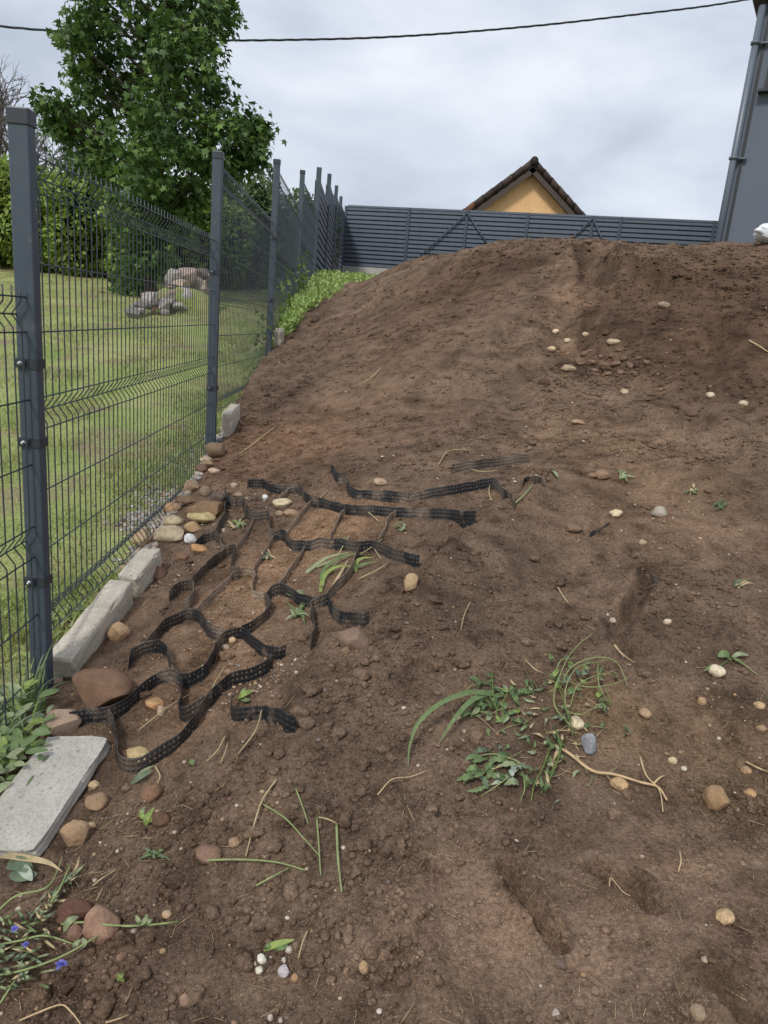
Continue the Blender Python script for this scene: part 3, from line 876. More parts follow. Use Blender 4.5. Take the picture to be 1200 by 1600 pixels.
# ------------------------------------------------------------------ vegetation helpers
def frames(nrm, tip):
    """rotation matrices with local y along tip and local z along nrm"""
    y = tip / (np.linalg.norm(tip, axis=1)[:, None] + 1e-9)
    z = nrm - y * (nrm * y).sum(1)[:, None]
    z = z / (np.linalg.norm(z, axis=1)[:, None] + 1e-9)
    x = np.cross(y, z)
    return np.stack([x, y, z], 2)
def scatter(P, M, S, tmpl, faces, cols):
    T = np.asarray(tmpl, float); n = len(T); m = len(P)
    V = np.einsum('mij,mnj->mni', M, T[None] * S[:, None, None]) + P[:, None, :]
    Fc = (np.asarray(faces)[None] + (np.arange(m) * n)[:, None, None]).reshape(-1, len(faces[0]))
    return V.reshape(-1, 3), Fc, np.repeat(cols, n, 0)
MAPLE = [(0,0,0),(0.10,0.06,0.02),(0.40,0.02,-0.05),(0.26,0.22,0.03),(0.52,0.48,-0.08),(0.20,0.46,0.03),(0.0,0.95,-0.08),(-0.20,0.46,0.03),(-0.52,0.48,-0.08),(-0.26,0.22,0.03),(-0.40,0.02,-0.05),(-0.10,0.06,0.02),(0,0.3,0.05)]
MAPLE_F = [(12, k, k % 11 + 1) for k in range(1, 12)]
OVAL = [(0,0,0),(0.26,0.30,0.04),(0.22,0.68,0.02),(0,1.0,-0.06),(-0.22,0.68,0.02),(-0.26,0.30,0.04)]
OVAL_F = [(0,1,2),(0,2,3),(0,3,4),(0,4,5)]
DIAM = [(0,0,0),(0.28,0.5,0.06),(0,1,0),(-0.28,0.5,0.06)]
DIAM_F = [(0,1,2),(0,2,3)]
def rnd_unit(m):
    v = rng.normal(size=(m, 3)); return v / np.linalg.norm(v, axis=1)[:, None]
def leaf_mass(name, P, out_dir, size, cols, tmpl, faces, parent, droop=0.5, up=0.6):
    m = len(P)
    tip = rnd_unit(m) * 0.8 + out_dir * 0.7 + np.array([0, 0, -droop])
    nrm = rnd_unit(m) * 0.6 + np.array([0, 0, up]) + out_dir * 0.4
    V, Fc, C_ = scatter(P, frames(nrm, tip), size, tmpl, faces, cols)
    o = bpy.data.objects.new(name, np_mesh(name, V, Fc, LEAF, C_)); col.objects.link(o)
    if parent: world_child(o, parent, None)
    return o
def green(m, base, var=0.25, yellow=0.15):
    b = np.array(base)[None] * (1 + var * rng.uniform(-1, 1, (m, 1)))
    y = rng.uniform(0, yellow, (m, 1)); b = b * (1 - y) + np.array([0.16, 0.19, 0.03])[None] * y
    return np.clip(b, 0.003, 1)
BARK = plain('bark', (0.085, 0.068, 0.055), 0.9, 0.15, 0.35, 14, 0.6, 0.01)
GREYBARK = plain('grey_twig', (0.150, 0.130, 0.125), 0.9, 0.15, 0.25, 10)
STEM = plain('green_stem', (0.13, 0.19, 0.05), 0.6, 0.3, 0.2, 40, transl=0.15)

# ------------------------------------------------------------------ maple tree
TY = 12.2
tb = at(235, 470, TY); tb[2] = float(lawn_h(np.array([tb[0]]), np.array([TY]))[0])
mt = empty('maple_tree', tb, 'tall green maple tree leaning in the wind behind the fence', 'tree')
clumps = [(250,20,62),(190,35,50),(300,40,40),(150,60,40),(235,-60,70),(300,-40,45),(170,-40,50),(170,105,48),(235,95,60),(300,110,45),(190,160,55),(260,165,62),(320,175,42),(215,220,60),(285,225,55),(150,205,40),(110,190,36),(95,170,20),(130,235,42),(345,205,38),(375,190,30),(385,225,28),(360,250,30),(330,265,40),(250,280,62),(190,275,52),(150,265,36),(300,310,40),(225,335,52),(270,350,36),(215,390,42),(200,430,34),(240,400,36),(215,460,24),(70,165,12),(85,195,20),(255,60,40),(240,190,40),(225,260,40),(260,130,40),(265,230,40),(400,235,16),(405,205,12),(390,250,16),(130,130,26),(340,-10,22),(355,30,12),(110,60,16),(125,40,20),(335,20,20),(320,75,26),(335,140,22),(140,15,24),(125,100,14),(395,215,14)]
trunk_top = at(262, -140, TY)
tr_pts = catmull([tb + np.array([0, 0, -0.2]), tb + (trunk_top - tb) * 0.25 + np.array([-0.05, 0, 0]), tb + (trunk_top - tb) * 0.6 + np.array([0.08, 0, 0]), trunk_top], 8)
m = MB(); m.tube(tr_pts, np.linspace(0.11, 0.012, len(tr_pts)), 9)
tk = m.build('trunk', BARK); world_child(tk, mt, None)
LP, LO, LC = [], [], []
for ci, (px, py, rp) in enumerate(clumps):
    Yc = TY - 0.15 + random.uniform(-0.85, 0.8) * (1.0 if rp > 35 else 0.5)
    c = at(px, py, Yc); r_ = rp / F_PX * TY * 0.86
    j = np.argmin(np.abs(tr_pts[:, 2] - (c[2] - 0.6 * abs(c[0] - tb[0]) - 0.3)))
    s0 = tr_pts[max(2, j)]
    br = catmull([s0, (s0 + c) / 2 + np.array([0, 0, 0.12]), c + (c - s0) * 0.12], 5)
    m = MB(); m.tube(br, np.linspace(0.028, 0.006, len(br)), 6)
    for q in range(5):
        e_ = c + rnd_unit(1)[0] * r_ * 0.85
        b0 = br[random.randint(5, len(br) - 1)]
        m.tube(catmull([b0, (b0 + e_) / 2 + np.array([0, 0, 0.05]), e_], 3), np.linspace(0.008, 0.003, 7), 4)
    o = m.build('limb', BARK); world_child(o, mt, None)
    # leaf sprays: several little fans per clump leave gaps between them
    ns = int(9 + 28 * (rp / 60.0) ** 1.6)
    for s in range(ns):
        d = rnd_unit(1)[0]; cc = c + d * r_ * (random.random() ** 0.45) * 0.95
        k = random.randint(9, 17)
        off = rng.normal(size=(k, 3)) * np.array([0.10, 0.10, 0.075])
        LP.append(cc + off); LO.append(np.repeat(d[None], k, 0) + off * 3)
        b = random.choice([(0.075, 0.145, 0.035), (0.100, 0.185, 0.045), (0.140, 0.235, 0.055), (0.055, 0.110, 0.032)])
        LC.append(green(k, b, 0.25, 0.14))
LP = np.concatenate(LP); LO = np.concatenate(LO); LC = np.concatenate(LC)
LO = LO / (np.linalg.norm(LO, axis=1)[:, None] + 1e-6) + np.array([0.35, 0, 0.0])
leaf_mass('crown', LP, LO, rng.uniform(0.08, 0.145, len(LP)), LC, MAPLE, MAPLE_F, mt, 0.45, 0.5)

# ------------------------------------------------------------------ hedge and shrubs (uneven leafy volumes over dark twiggy hearts)
def shrub(name, label, blobs, n, size, base, yellow, group=None, cat='shrub'):
    """blobs: (point, radii) ellipsoids of foliage standing on the lawn"""
    cx = np.mean([b[0] for b in blobs], 0)
    root = empty(name, (cx[0], cx[1], float(lawn_base(cx[1]))), label, cat, group)
    tot = sum(b[1][0] * b[1][2] for b in blobs)
    P, O, Cc = [], [], []
    m = MB()
    for c, rad in blobs:
        k = int(n * rad[0] * rad[2] / tot)
        d = rnd_unit(k); d[:, 1] = -np.abs(d[:, 1]) * np.where(rng.random(k) < 0.85, 1, -1)
        rr = 1 + 0.22 * wob(d, 5, random.randint(0, 999)) + 0.10 * wob(d, 13, random.randint(0, 999))
        rr = rr * (1 - 0.22 * rng.random(k) ** 2)
        p = c + d * rr[:, None] * np.array(rad)
        p = p[p[:, 2] > lawn_base(p[:, 1]) + 0.02]; d = d[:len(p)]
        P.append(p); O.append((p - c) / np.array(rad))
        lum = 0.75 + 0.5 * (wob(p, 3.2, 77) > 0)[:, None] * rng.random((len(p), 1))
        Cc.append(green(len(p), base, 0.3, yellow) * lum)
        # heart
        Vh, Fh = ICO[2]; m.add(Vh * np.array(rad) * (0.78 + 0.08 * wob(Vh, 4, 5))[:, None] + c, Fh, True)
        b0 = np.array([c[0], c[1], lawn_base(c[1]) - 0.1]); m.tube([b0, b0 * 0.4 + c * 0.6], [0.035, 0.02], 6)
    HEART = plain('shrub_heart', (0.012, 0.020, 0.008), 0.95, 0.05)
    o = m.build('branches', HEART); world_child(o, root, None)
    P = np.concatenate(P); O = np.concatenate(O); Cc = np.concatenate(Cc)
    leaf_mass('foliage', P, O, rng.uniform(size * 0.7, size * 1.3, len(P)), Cc, OVAL, OVAL_F, root, 0.2, 0.3)
    return root
def lawnpt(px, Y):
    p = at(px, 440, Y); return np.array([p[0], Y, float(lawn_base(Y))])
hb = []
for px in range(-330, 345, 42):
    p = lawnpt(px, 15.6 + random.uniform(-0.25, 0.25))
    h = random.uniform(1.95, 2.2) if px < 150 else random.uniform(1.7, 2.0)
    hb.append((p + np.array([0, 0, h * 0.50]), (random.uniform(0.55, 0.72), 0.85, h * 0.54)))
shrub('hedge', 'long bright green leafy hedge along the far side of the lawn', hb, 34000, 0.115, (0.290, 0.400, 0.090), 0.5, None, 'hedge')
sb = []
for px, h, rx in [(352, 2.3, 0.5), (385, 1.9, 0.6), (418, 2.0, 0.55), (395, 2.3, 0.5), (448, 1.85, 0.6)]:
    p = lawnpt(px, 16.6 + random.uniform(-0.3, 0.3)); sb.append((p + np.array([0, 0, h * 0.5]), (rx, 0.7, h * 0.53)))
shrub('shrub', 'dense grey-green shrub seen through the second mesh panel', sb, 9000, 0.085, (0.165, 0.235, 0.100), 0.25)
sb = []
for px, h, rx in [(468, 2.15, 0.55), (492, 2.0, 0.5), (478, 1.5, 0.55)]:
    p = lawnpt(px, 18.4 + random.uniform(-0.3, 0.3)); sb.append((p + np.array([0, 0, h * 0.5]), (rx, 0.6, h * 0.53)))
shrub('shrub', 'dark green shrub seen through the third mesh panel', sb, 6000, 0.085, (0.140, 0.200, 0.085), 0.2)
# thin young conifer
p = lawnpt(416, 17.2); ytop = at(415, 258, 17.2)[2]
yc = empty('young_conifer', p, 'thin young conifer top rising above the shrubs', 'conifer')
m = MB(); m.tube([p, (p[0], p[1], ytop)], [0.03, 0.006], 6); o = m.build('trunk', BARK); world_child(o, yc, None)
P, O = [], []
for k in range(26):
    z = p[2] + 1.2 + (ytop - p[2] - 1.25) * k / 26; L = 0.42 * (1 - k / 28.0) + 0.05
    for q in range(5):
        a = random.uniform(0, 6.28); d = np.array([math.cos(a), math.sin(a), 0.5])
        for s in np.linspace(0.15, 1, 7): P.append(np.array([p[0], p[1], z]) + d * L * s); O.append(d)
P = np.array(P); O = np.array(O)
leaf_mass('crown', P, O, np.full(len(P), 0.07), green(len(P), (0.05, 0.085, 0.03), 0.2, 0.3), DIAM, DIAM_F, yc, 0.0, 0.3)

# bare tree
bt = empty('bare_tree', lawnpt(-20, 22.0), 'bare grey twiggy tree at the left edge of the sky', 'tree')
b0 = np.array(bt.location); m = MB()
tw = MB()
def grow(p, d, L, r_, lev):
    mid = p + d * L * 0.5 + rng.normal(size=3) * L * 0.05
    e_ = p + d * L + rng.normal(size=3) * L * 0.06
    (m if lev < 2 else tw).tube([p, mid, e_], [r_, r_ * 0.85, r_ * 0.68], 6 if lev < 2 else 3, False)
    if lev >= 6: return
    n = 3 if lev < 5 else 3
    for k in range(n):
        dd = d + rng.normal(size=3) * (0.42 + 0.02 * lev); dd[2] += 0.16; dd /= np.linalg.norm(dd)
        grow(p + (e_ - p) * random.uniform(0.55, 1.0), dd, L * random.uniform(0.60, 0.82), r_ * 0.62, lev + 1)
d0 = np.array([0.05, 0, 1.0])
topz = at(40, 45, 22)[2] - b0[2]
grow(b0 - np.array([0, 0, 0.2]), d0, topz * 0.36, 0.13, 0)
grow(b0 + np.array([0.3, 0.1, -0.2]), np.array([0.25, 0, 0.97]), topz * 0.34, 0.10, 0)
o = m.build('trunk', GREYBARK); world_child(o, bt, None)
o = tw.build('crown', GREYBARK); world_child(o, bt, None)

# ------------------------------------------------------------------ lawn grass
def grass(name, P, L, cols, lean=0.5, wdt=0.004):
    """three-triangle bent blades"""
    n = len(P)
    a = rng.uniform(0, 6.283, n); ln = rng.uniform(0.1, lean, n)
    d = np.stack([np.cos(a) * ln, np.sin(a) * ln, np.ones(n)], 1)
    s = np.stack([-np.sin(a), np.cos(a), np.zeros(n)], 1)
    b = rng.uniform(0, 6.283, n); s = np.stack([np.cos(b), np.sin(b), np.zeros(n)], 1)
    w_ = (wdt * rng.uniform(0.7, 1.4, n))[:, None]
    mid = P + d * (L * 0.55)[:, None]
    tip = P + d * (L * 0.9)[:, None] + np.stack([np.cos(a) * ln, np.sin(a) * ln, -0.5 * ln], 1) * (L * 0.5)[:, None]
    V = np.stack([P - s * w_, P + s * w_, mid + s * w_ * 0.8, mid - s * w_ * 0.8, tip], 1).reshape(-1, 3)
    i = (np.arange(n) * 5)[:, None]
    Fc = np.concatenate([i + np.array([[0, 1, 2]]), i + np.array([[0, 2, 3]]), i + np.array([[3, 2, 4]])])
    o = bpy.data.objects.new(name, np_mesh(name, V, Fc, BLADE, np.repeat(cols, 5, 0))); col.objects.link(o)
    return o
n = 150000
Yg = 1.0 + 15.0 * rng.random(n) ** 2.0
dist = 9.5 * rng.random(n) ** 1.9
Xg = fence_x(Yg) - 0.03 - dist * (0.35 + 0.65 * Yg / 16)
patch = perlin(Xg / 0.55, Yg / 0.8, 41) + 0.6 * perlin(Xg / 0.2, Yg / 0.25, 42)
path = np.exp(-((fence_x(Yg) - Xg - 0.42 - 0.08 * Yg) / 0.13) ** 2) + 0.9 * np.exp(-((fence_x(Yg) - Xg - 0.10) / 0.10) ** 2) * (Yg < 6)
keep = rng.random(n) < np.clip(0.70 + 1.7 * patch - 0.85 * path, 0.06, 1)
Xg, Yg, patch = Xg[keep], Yg[keep], patch[keep]
Pg = np.stack([Xg, Yg, lawn_h(Xg, Yg) - 0.004], 1)
hv = rng.random(len(Xg))
tone = np.clip(0.5 + 0.9 * perlin(Xg / 1.4, Yg / 1.4, 43) + (Yg - 8) * 0.05, 0, 1)[:, None]
cg = np.array([0.270, 0.360, 0.110]) * (1 - tone) + np.array([0.480, 0.475, 0.220]) * tone
cg = cg * rng.uniform(0.7, 1.3, (len(Xg), 1)); dry = (hv < 0.10 + 0.25 * (patch < 0.0))[:, None]
cg = np.where(dry, np.array([0.45, 0.38, 0.18]), cg)
o = grass('lawn_grass', Pg, rng.uniform(0.018, 0.050, len(Xg)) * (1 + 0.8 * (patch > 0.25)), cg, 0.7, 0.0032)
tag(o, 'short mown grass covering the lawn beyond the fence', 'grass', None, 'stuff')
# green weedy cover on the bank by the slat fence
def leafy_cover(name, label, P, size, base, yellow, tmpl=OVAL, faces=OVAL_F):
    k = len(P)
    O = rnd_unit(k); O[:, 2] = np.abs(O[:, 2])
    o = leaf_mass(name, P, O, size, green(k, base, 0.3, yellow), tmpl, faces, None, -0.35, 0.7)
    tag(o, label, 'weeds', None, 'stuff'); return o
n = 6200
Y_ = 7.4 + 7.2 * rng.random(n); wd_ = np.interp(Y_, [7.4, 9, 11, 14.6], [0.10, 0.45, 0.85, 1.15])
X_ = fence_x(Y_) + 0.02 + wd_ * rng.random(n) ** 1.3
ok = perlin(X_ / 0.3, Y_ / 0.4, 51) > -0.22; X_, Y_ = X_[ok], Y_[ok]
hh = 0.005 + 0.11 * rng.random(len(X_)) ** 1.6
pts_ = np.stack([X_, Y_, height(X_, Y_, False) + hh], 1)
leafy_cover('bank_weeds', 'bright green weeds covering the bank below the slat fence', pts_, rng.uniform(0.03, 0.06, len(pts_)), (0.400, 0.540, 0.170), 0.4)
k = 500
X_ = np.concatenate([rng.normal(-1.30, 0.05, 260), rng.normal(-1.33, 0.06, 240)]); Y_ = np.concatenate([rng.normal(7.6, 0.5, 260), rng.normal(9.6, 0.5, 240)])
X_ = np.minimum(X_, fence_x(Y_) + 0.04)
Pv = np.stack([X_, Y_, np.maximum(lawn_h(X_, Y_), 0) + rng.random(500) ** 1.5 * 0.55], 1)
leafy_cover('fence_creeper', 'thin yellow-green weeds climbing the mesh by the third post', Pv, rng.uniform(0.035, 0.07, 500), (0.12, 0.19, 0.04), 0.5)

# ------------------------------------------------------------------ loose soil crumbs and pebbles
def lumps(name, P, S, cols, sub, mat, label, cat, flat=0.75, sink=0.25, rough=0.22):
    T, Fc = ICO[sub]; n = len(T); k = len(P)
    outV = np.empty((k, n, 3), np.float32)
    var = []
    for q in range(24):
        var.append(T * (1 + rough * wob(T, 3.0, 100 + q) + 0.5 * rough * wob(T, 8.0, 300 + q))[:, None])
    var = np.array(var)
    Vt = var[rng.integers(0, 24, k)]
    a = rng.uniform(0, 6.283, k); c, s = np.cos(a), np.sin(a)
    sc = np.stack([rng.uniform(0.75, 1.25, k), rng.uniform(0.75, 1.25, k), rng.uniform(flat * 0.8, flat * 1.2, k)], 1) * S[:, None]
    Vt = Vt * sc[:, None, :]
    X_ = Vt[..., 0] * c[:, None] - Vt[..., 1] * s[:, None]; Y_ = Vt[..., 0] * s[:, None] + Vt[..., 1] * c[:, None]
    V = np.stack([X_, Y_, Vt[..., 2]], -1) + P[:, None, :]
    V[..., 2] += (sc[:, 2] * (1 - 2 * sink))[:, None]
    Fa = (Fc[None] + (np.arange(k) * n)[:, None, None]).reshape(-1, 3)
    o = bpy.data.objects.new(name, np_mesh(name, V.reshape(-1, 3), Fa, mat, np.repeat(cols, n, 0), smooth=True)); col.objects.link(o)
    tag(o, label, cat, None, 'stuff'); return o
def soil_points(n, ymax=8.0, pw=1.9):
    Y = 0.85 + (ymax - 0.85) * rng.random(n) ** pw
    X = -0.64 * Y - 0.15 + (1.42 * Y + 0.3) * rng.random(n)
    ok = X > fence_x(Y) + 0.06
    return X[ok], Y[ok]
HOT = []
for (px, py, rr, wt) in [(560,1090,0.16,1.0),(500,1140,0.12,0.9),(480,1180,0.12,0.7),(600,1170,0.2,0.4),(350,1290,0.16,0.6),(420,1240,0.14,0.5),(690,930,0.25,0.5),(820,1000,0.25,0.4),(950,565,0.30,1.2),(400,680,0.35,0.9),(380,650,0.3,0.8),(340,745,0.25,0.6),(540,1290,0.2,0.5),(700,1290,0.2,0.45),(640,1330,0.2,0.4),(560,1370,0.2,0.45),(1150,1270,0.14,0.7),(980,1560,0.2,0.3),(1110,430,0.7,0.6),(900,395,0.6,0.7),(1000,400,0.6,0.7),(800,395,0.5,0.6),(1170,400,0.6,0.6),(430,560,0.5,0.6),(620,1050,0.2,0.7),(260,1420,0.15,0.5),(480,1420,0.2,0.5),(150,1500,0.2,0.3),(1080,940,0.25,0.5)]:
    HOT.append((base_ground(px, py), rr, wt))
def hot(X, Y):
    h = np.zeros_like(X)
    for p, rr, wt in HOT: h = np.maximum(h, wt * np.exp(-((X - p[0]) ** 2 + (Y - p[1]) ** 2) / rr ** 2))
    return h
def smooth_k(X, Y):
    s = np.zeros_like(X)
    for a, b, wd, am in _SMOOTH:
        d, t = seg_d(X, Y, a, b); s = np.maximum(s, am * np.clip(1.6 - d / wd, 0, 1))
    return s
# crumbs
X, Y = soil_points(58000, 8.0, 1.8)
dens = np.clip(0.12 + 0.45 * np.clip(perlin(X / 0.35, Y / 0.35, 61) * 2.2 + 0.1, 0, 1) + 0.9 * hot(X, Y), 0, 1) * (1 - 0.85 * smooth_k(X, Y))
ok = rng.random(len(X)) < dens; X, Y = X[ok], Y[ok]
S = 0.0016 + 0.0034 * rng.random(len(X)) ** 2.2 + 0.0070 * rng.random(len(X)) ** 7
S = S * (1 + 0.12 * np.maximum(Y - 1.5, 0)) * (1 + 0.45 * np.minimum(hot(X, Y), 1))
tn = rng.uniform(0.82, 1.22, (len(X), 1))
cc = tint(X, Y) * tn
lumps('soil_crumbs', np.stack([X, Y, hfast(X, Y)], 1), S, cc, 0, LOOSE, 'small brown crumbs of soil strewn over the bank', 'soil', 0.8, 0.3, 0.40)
# coarser crumbs on the mound face
Y = 3.6 + 5.4 * rng.random(30000) ** 1.2; X = fence_x(Y) + 0.1 + (0.62 * Y + 1.4) * rng.random(30000)
dens = np.clip(0.10 + 0.75 * np.clip(perlin(X / 0.5, Y / 0.5, 63) * 2.0 + 0.15, 0, 1) + 0.8 * hot(X, Y), 0, 1) * (1 - 0.7 * smooth_k(X, Y))
ok = rng.random(len(X)) < dens; X, Y = X[ok], Y[ok]
S = 0.0045 + 0.007 * rng.random(len(X)) ** 2.5 + 0.014 * rng.random(len(X)) ** 9
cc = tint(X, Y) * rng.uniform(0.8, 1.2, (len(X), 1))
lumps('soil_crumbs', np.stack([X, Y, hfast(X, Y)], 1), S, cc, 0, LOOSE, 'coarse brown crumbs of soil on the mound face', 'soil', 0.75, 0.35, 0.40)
# clods
X, Y = soil_points(26000, 9.0, 1.7)
dens = np.clip(0.02 + 0.05 * np.clip(perlin(X / 0.4, Y / 0.4, 62) * 1.6, 0, 1) + 0.30 * hot(X, Y), 0, 1) * (1 - 0.9 * smooth_k(X, Y))
ok = rng.random(len(X)) < dens; X, Y = X[ok], Y[ok]
S = (0.0052 + 0.015 * rng.random(len(X)) ** 3.4) * (1 + 0.35 * np.minimum(hot(X, Y), 1)) * (1 + 0.10 * np.maximum(Y - 1.5, 0))
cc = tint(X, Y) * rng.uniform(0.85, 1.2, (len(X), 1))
P_ = np.stack([X, Y, hfast(X, Y)], 1)
bg_ = S > 0.0115
lumps('soil_clods', P_[bg_], S[bg_], cc[bg_], 2, LOOSE, 'larger rounded brown clods of soil lying on the bank', 'soil', 0.72, 0.34, 0.36)
lumps('soil_clods', P_[~bg_], S[~bg_], cc[~bg_], 1, LOOSE, 'smaller rounded brown clods of soil lying on the bank', 'soil', 0.72, 0.34, 0.36)
# pebbles
X, Y = soil_points(42000, 9.0, 1.6)
peb = np.zeros_like(X)
for (px, py, rr, wt) in [(420,1065,0.10,1.0),(400,1080,0.09,0.8),(370,1000,0.15,0.5),(300,1000,0.2,0.5),(300,860,0.3,0.5),(960,1130,0.25,0.35),(1120,1100,0.3,0.4),(1000,820,0.4,0.3),(800,760,0.5,0.25),(330,760,0.3,0.6),(1000,640,0.6,0.22),(430,690,0.5,0.3),(870,1130,0.1,0.5),(430,1500,0.12,0.2),(1100,1200,0.25,0.4),(560,700,0.4,0.25),(150,1330,0.2,0.4),(1150,900,0.3,0.3)]:
    p = base_ground(px, py); peb = np.maximum(peb, wt * np.exp(-((X - p[0]) ** 2 + (Y - p[1]) ** 2) / rr ** 2))
ok = rng.random(len(X)) < (0.042 + 0.62 * peb) * (1 - 0.85 * smooth_k(X, Y)); X, Y = X[ok], Y[ok]
for (px, py, rx_, ry_, k) in [(432,1045,0.05,0.06,130),(400,1078,0.06,0.04,90),(330,1010,0.16,0.14,110),(300,880,0.12,0.18,120),(440,900,0.16,0.16,90),(395,785,0.10,0.12,90),(250,1110,0.10,0.05,50)]:
    g = base_ground(px, py); X = np.concatenate([X, g[0] + rng.normal(0, rx_, k)]); Y = np.concatenate([Y, g[1] + rng.normal(0, ry_, k)])
S = (0.0013 + 0.0055 * rng.random(len(X)) ** 3.0) * (1 + 0.13 * np.maximum(Y - 1.5, 0))
pal = np.array([srgb(166,144,120), srgb(146,122,100), srgb(182,166,146), srgb(134,108,88), srgb(160,130,100), srgb(196,186,172), srgb(124,112,102), srgb(140,112,90)])
cc = pal[rng.integers(0, len(pal), len(X))] * rng.uniform(0.75, 1.1, (len(X), 1))
lumps('pebbles', np.stack([X, Y, hfast(X, Y)], 1), S, cc, 1, PEBBLE, 'pale small pebbles scattered in the soil', 'pebbles', 0.7, 0.28, 0.14)
# gravel strip along the fence foot on the lawn side
n = 3400
Y = np.concatenate([2.2 + 1.3 * rng.random(1500), 3.5 + 1.6 * rng.random(1900)]); X = fence_x(Y) - 0.02 - np.abs(rng.normal(0, 1, n)) * (0.05 + 0.09 * (Y > 3.5)) + 0.05
ok = X < fence_x(Y) + 0.06
X, Y = X[ok], Y[ok]
Z = np.where(X < fence_x(Y) - 0.02, lawn_h(X, Y), height(X, Y, False))
S = rng.uniform(0.006, 0.017, len(X))
cc = np.array([srgb(150,146,140), srgb(170,166,160), srgb(120,114,108), srgb(160,140,118)])[rng.integers(0, 4, len(X))] * rng.uniform(0.7, 1.1, (len(X), 1))
lumps('gravel', np.stack([X, Y, Z], 1), S, cc, 1, PEBBLE, 'grey gravel strip along the foot of the mesh fence', 'gravel', 0.7, 0.3, 0.16)

# ------------------------------------------------------------------ concrete pieces
def rough_box(name, c, s, rot, mat, seed, amp=0.004, cuts=7, label=None, cat=None):
    """a box with broken, uneven edges"""
    n = cuts; T = []
    V, Fc = [], []
    key = {}
    def vid(p):
        k = tuple(np.round(p, 5))
        if k not in key: key[k] = len(V); V.append(p)
        return key[k]
    for ax in range(3):
        for sg in (-1, 1):
            u, v = [(1, 2), (2, 0), (0, 1)][ax]
            g = np.linspace(-1, 1, n + 1)
            for i in range(n):
                for j in range(n):
                    q = []
                    for (a, b) in ((g[i], g[j]), (g[i+1], g[j]), (g[i+1], g[j+1]), (g[i], g[j+1])):
                        p = np.zeros(3); p[ax] = sg; p[u] = a; p[v] = b; q.append(vid(p))
                    Fc.append(q if sg > 0 else q[::-1])
    V = np.array(V)
    ed = (np.sort(np.abs(V), 1)[:, 1] > 0.98)
    W = V * np.array(s) / 2
    nz = wob(W * 40 / max(s) * 2, 1.0, seed)
    W = W + V * (amp * nz)[:, None]
    W = np.where(ed[:, None], W - V * (amp * 1.6 * (0.6 + np.abs(wob(W * 60, 1.0, seed + 5))))[:, None], W)
    W = W @ np.array(rot).T
    m = MB(); m.add(W, Fc)
    o = m.build(name, mat, None, 0.003, 2)
    o.location = tuple(c)
    if label: tag(o, label, cat)
    return o
def basis(d, upv=(0, 0, 1)):
    y = np.asarray(d, float); y = y / np.linalg.norm(y); z = np.asarray(upv, float); z = z - y * (z @ y); z /= np.linalg.norm(z)
    return np.stack([np.cross(y, z), y, z], 1)
A = at(93, 1031, 2.235); B = at_z(190, 907, A[2] + 0.095)
d = B - A; L = np.linalg.norm(d); rb = basis(d)
rough_box('concrete_block', (A + B) / 2 - rb[:, 2] * 0.065, (0.100, L, 0.15), rb, CONC, 1, 0.0035, 9, 'long weathered concrete edging block at the foot of the nearest post', 'block')
A2 = at_z(196, 903, B[2] - 0.004); B2 = at_z(236, 857, B[2] + 0.05)
d = B2 - A2; L2 = np.linalg.norm(d); rb2 = basis(d)
rough_box('concrete_block', (A2 + B2) / 2 - rb2[:, 2] * 0.06 + rb2[:, 1] * 0.012, (0.096, L2, 0.13), rb2, CONC, 2, 0.0035, 8, 'second concrete edging block with a round stone on its far end', 'block')
A = at(353, 646, 4.80); B = at(368, 629, 5.15)
d = B - A; rb = basis(d)
rough_box('concrete_block', (A + B) / 2 - rb[:, 2] * 0.12, (0.075, np.linalg.norm(d), 0.24), rb, CONC, 3, 0.004, 8, 'broken upright concrete block beside the second fence post', 'block')
A = at(434, 516, 7.25); 
rough_box('concrete_block', A + np.array([0, 0.1, -0.07]), (0.08, 0.22, 0.16), basis((0, 1, 0.15)), CONC, 4, 0.004, 6, 'small concrete block at the foot of the third fence post', 'block')
c1, c2, c3, c4 = ground(70, 1163, 0.03), ground(175, 1142, 0.03), ground(55, 1338, 0.03), ground(-62, 1322, 0.03)
yv = ((c1 + c2) - (c3 + c4)) / 2; xv = ((c2 - c1) + (c3 - c4)) / 2
rb = basis(yv, np.cross(xv, yv))
cen = (c1 + c2 + c3 + c4) / 4
rough_box('paving_slab', cen - rb[:, 2] * 0.012, (np.linalg.norm(xv), np.linalg.norm(yv), 0.042), rb, CONC_G, 6, 0.0035, 10, 'flat pale grey paving slab lying in the soil at the left edge', 'slab')

